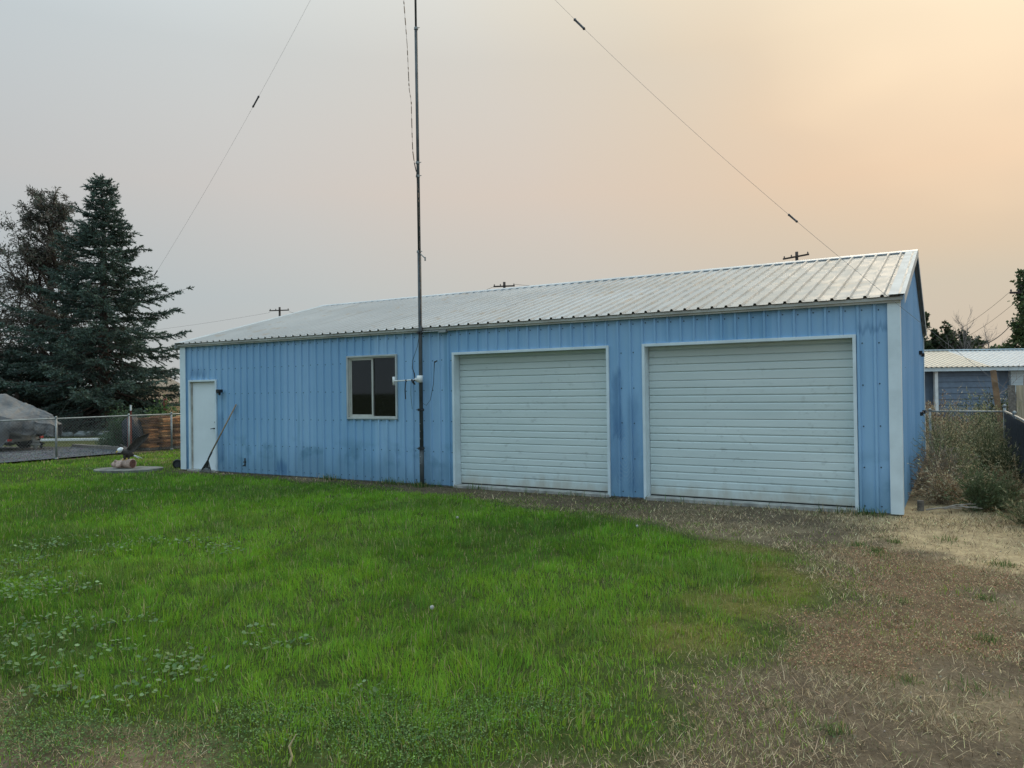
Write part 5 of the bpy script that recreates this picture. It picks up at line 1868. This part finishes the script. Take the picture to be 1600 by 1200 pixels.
for k in range(7):
    a = 2 * math.pi * k / 7
    rr_ = rad * (1.0 if k else .35) * (1 + .12 * math.sin(k * 5))
    ring.append(ctr + u_ * (np.cos(a) * rr_)[:, None] + w_ * (np.sin(a) * rr_)[:, None] + nr * (.15 * rad)[:, None])
V_ = np.stack([ctr] + ring, 1)
col = tint(rng, n, (.125, .20, .075), .22, (.18, .26, .12), .3)
setp(tri_mesh('mallow_leaves', V_, LEAF, None, col, [(0, k + 1, (k + 1) % 7 + 1) for k in range(7)]), 'patches of round grey green mallow leaves in the left lawn', 'mallow', kind='stuff')

# fine clover mat at the front edge
FN = [(11.3, -9.32), (11.8, -9.2), (12.3, -9.08), (10.95, -9.5), (12.6, -8.95), (11.6, -9.4), (13.06, -8.54), (13.23, -8.28), (13.35, -8.03), (13.62, -8.0), (13.54, -8.43), (13.75, -7.7), (13.32, -8.55), (13.0, -8.3), (12.7, -8.5), (12.4, -8.6)]
C_ = []
for x, y in FN:
    k = int(rng.integers(500, 1400))
    C_.append(np.stack([x + rng.normal(size=k) * .20, y + rng.normal(size=k) * .15, rng.uniform(.01, .05, k)], 1))
C_ = np.concatenate(C_)
C_[:, 2] += ground_z(C_[:, 0], C_[:, 1])
setp(tri_mesh('clover_mat', leaf_quads(C_, .013, .010, rng, None, .5), LEAF, None, tint(rng, len(C_), (.10, .18, .055), .3, (.16, .25, .08), .3), QF), 'dense small leaved clover at the near edge of the lawn', 'clover', kind='stuff')

# dandelion clocks
PUFF = simple('dandelion_down', (.55, .55, .50), .9, .1, 9)
STALK = simple('dandelion_stalk', (.16, .15, .06), .8, .2, 9)
for x, y, h, lb in ((12.60, -7.27, .27, 'tall dandelion clock in the middle of the near lawn'), (12.67, -7.22, .24, 'bare dandelion stalk beside the tall dandelion clock'),
                    (10.43, -3.82, .20, 'dandelion clock in the far lawn below the left garage door'), (12.54, -3.20, .17, 'dandelion clock in the far lawn below the right garage door')):
    e_ = empty('dandelion', (x, y, float(ground_z(np.array([x]), np.array([y]))[0])), 0, lb, 'dandelion', 'dandelion clocks')
    lx = random.uniform(-.03, .03)
    MB().tube([(0, 0, -.01), (lx * .4, .0, h * .5), (lx, .01, h)], [.0035, .003, .0025], 5).build('stalk', STALK, e_)
    m = MB()
    if 'bare' not in lb:
        g2 = np.random.default_rng(5)
        for k in range(90):
            d_ = g2.normal(size=3)
            d_ /= np.linalg.norm(d_)
            c0 = np.array([lx, .01, h + .004])
            e1 = c0 + d_ * .014
            s_ = np.cross(d_, g2.normal(size=3))
            s_ /= np.linalg.norm(s_)
            s2 = np.cross(d_, s_)
            m.add([c0, e1 + s_ * .006, e1 - s_ * .003 + s2 * .005, e1 - s_ * .003 - s2 * .005], [(1, 2, 3), (0, 1, 2)])
        m.build('seed_head', PUFF, e_)
    else:
        m.tube([(lx, .01, h), (lx, .01, h + .008)], [.005, .003], 6).build('bud', STALK, e_)

# straw stalk standing at the near edge and pebbles
o = MB().tube([(0, 0, 0), (.012, .01, .05), (.004, .0, .10), (.03, .02, .155)], [.007, .006, .005, .002], 6).build('straw_stalk', simple('bleached_straw', (.55, .43, .25), .8, .15, 9))
o.location = (12.98, -8.93, -.01)
setp(o, 'bleached upright straw stalk at the bottom of the picture', 'stalk')
P = scatter([(2.4, 6, 45), (6, 10, 25), (10, 14, 12)])
lw, sd, rd, ye, pa, stp = zones(P[:, 0], P[:, 1])
P = P[(lw < .2) & not_shed(P, .05) & (P[:, 0] > 8)]
n = len(P)
off = rng.normal(size=(n, 4, 3))
off /= np.linalg.norm(off, axis=2, keepdims=True)
Vv = np.stack([P[:, 0], P[:, 1], ground_z(P[:, 0], P[:, 1])], 1)[:, None] + off * (rng.uniform(.004, .013, n))[:, None, None]
setp(tri_mesh('pebbles', Vv, STONE, None, tint(rng, n, (.30, .27, .22), .3), [(0, 1, 2), (0, 2, 3), (0, 3, 1), (1, 3, 2)]), 'small pebbles scattered over the dry ground', 'pebbles', kind='stuff')
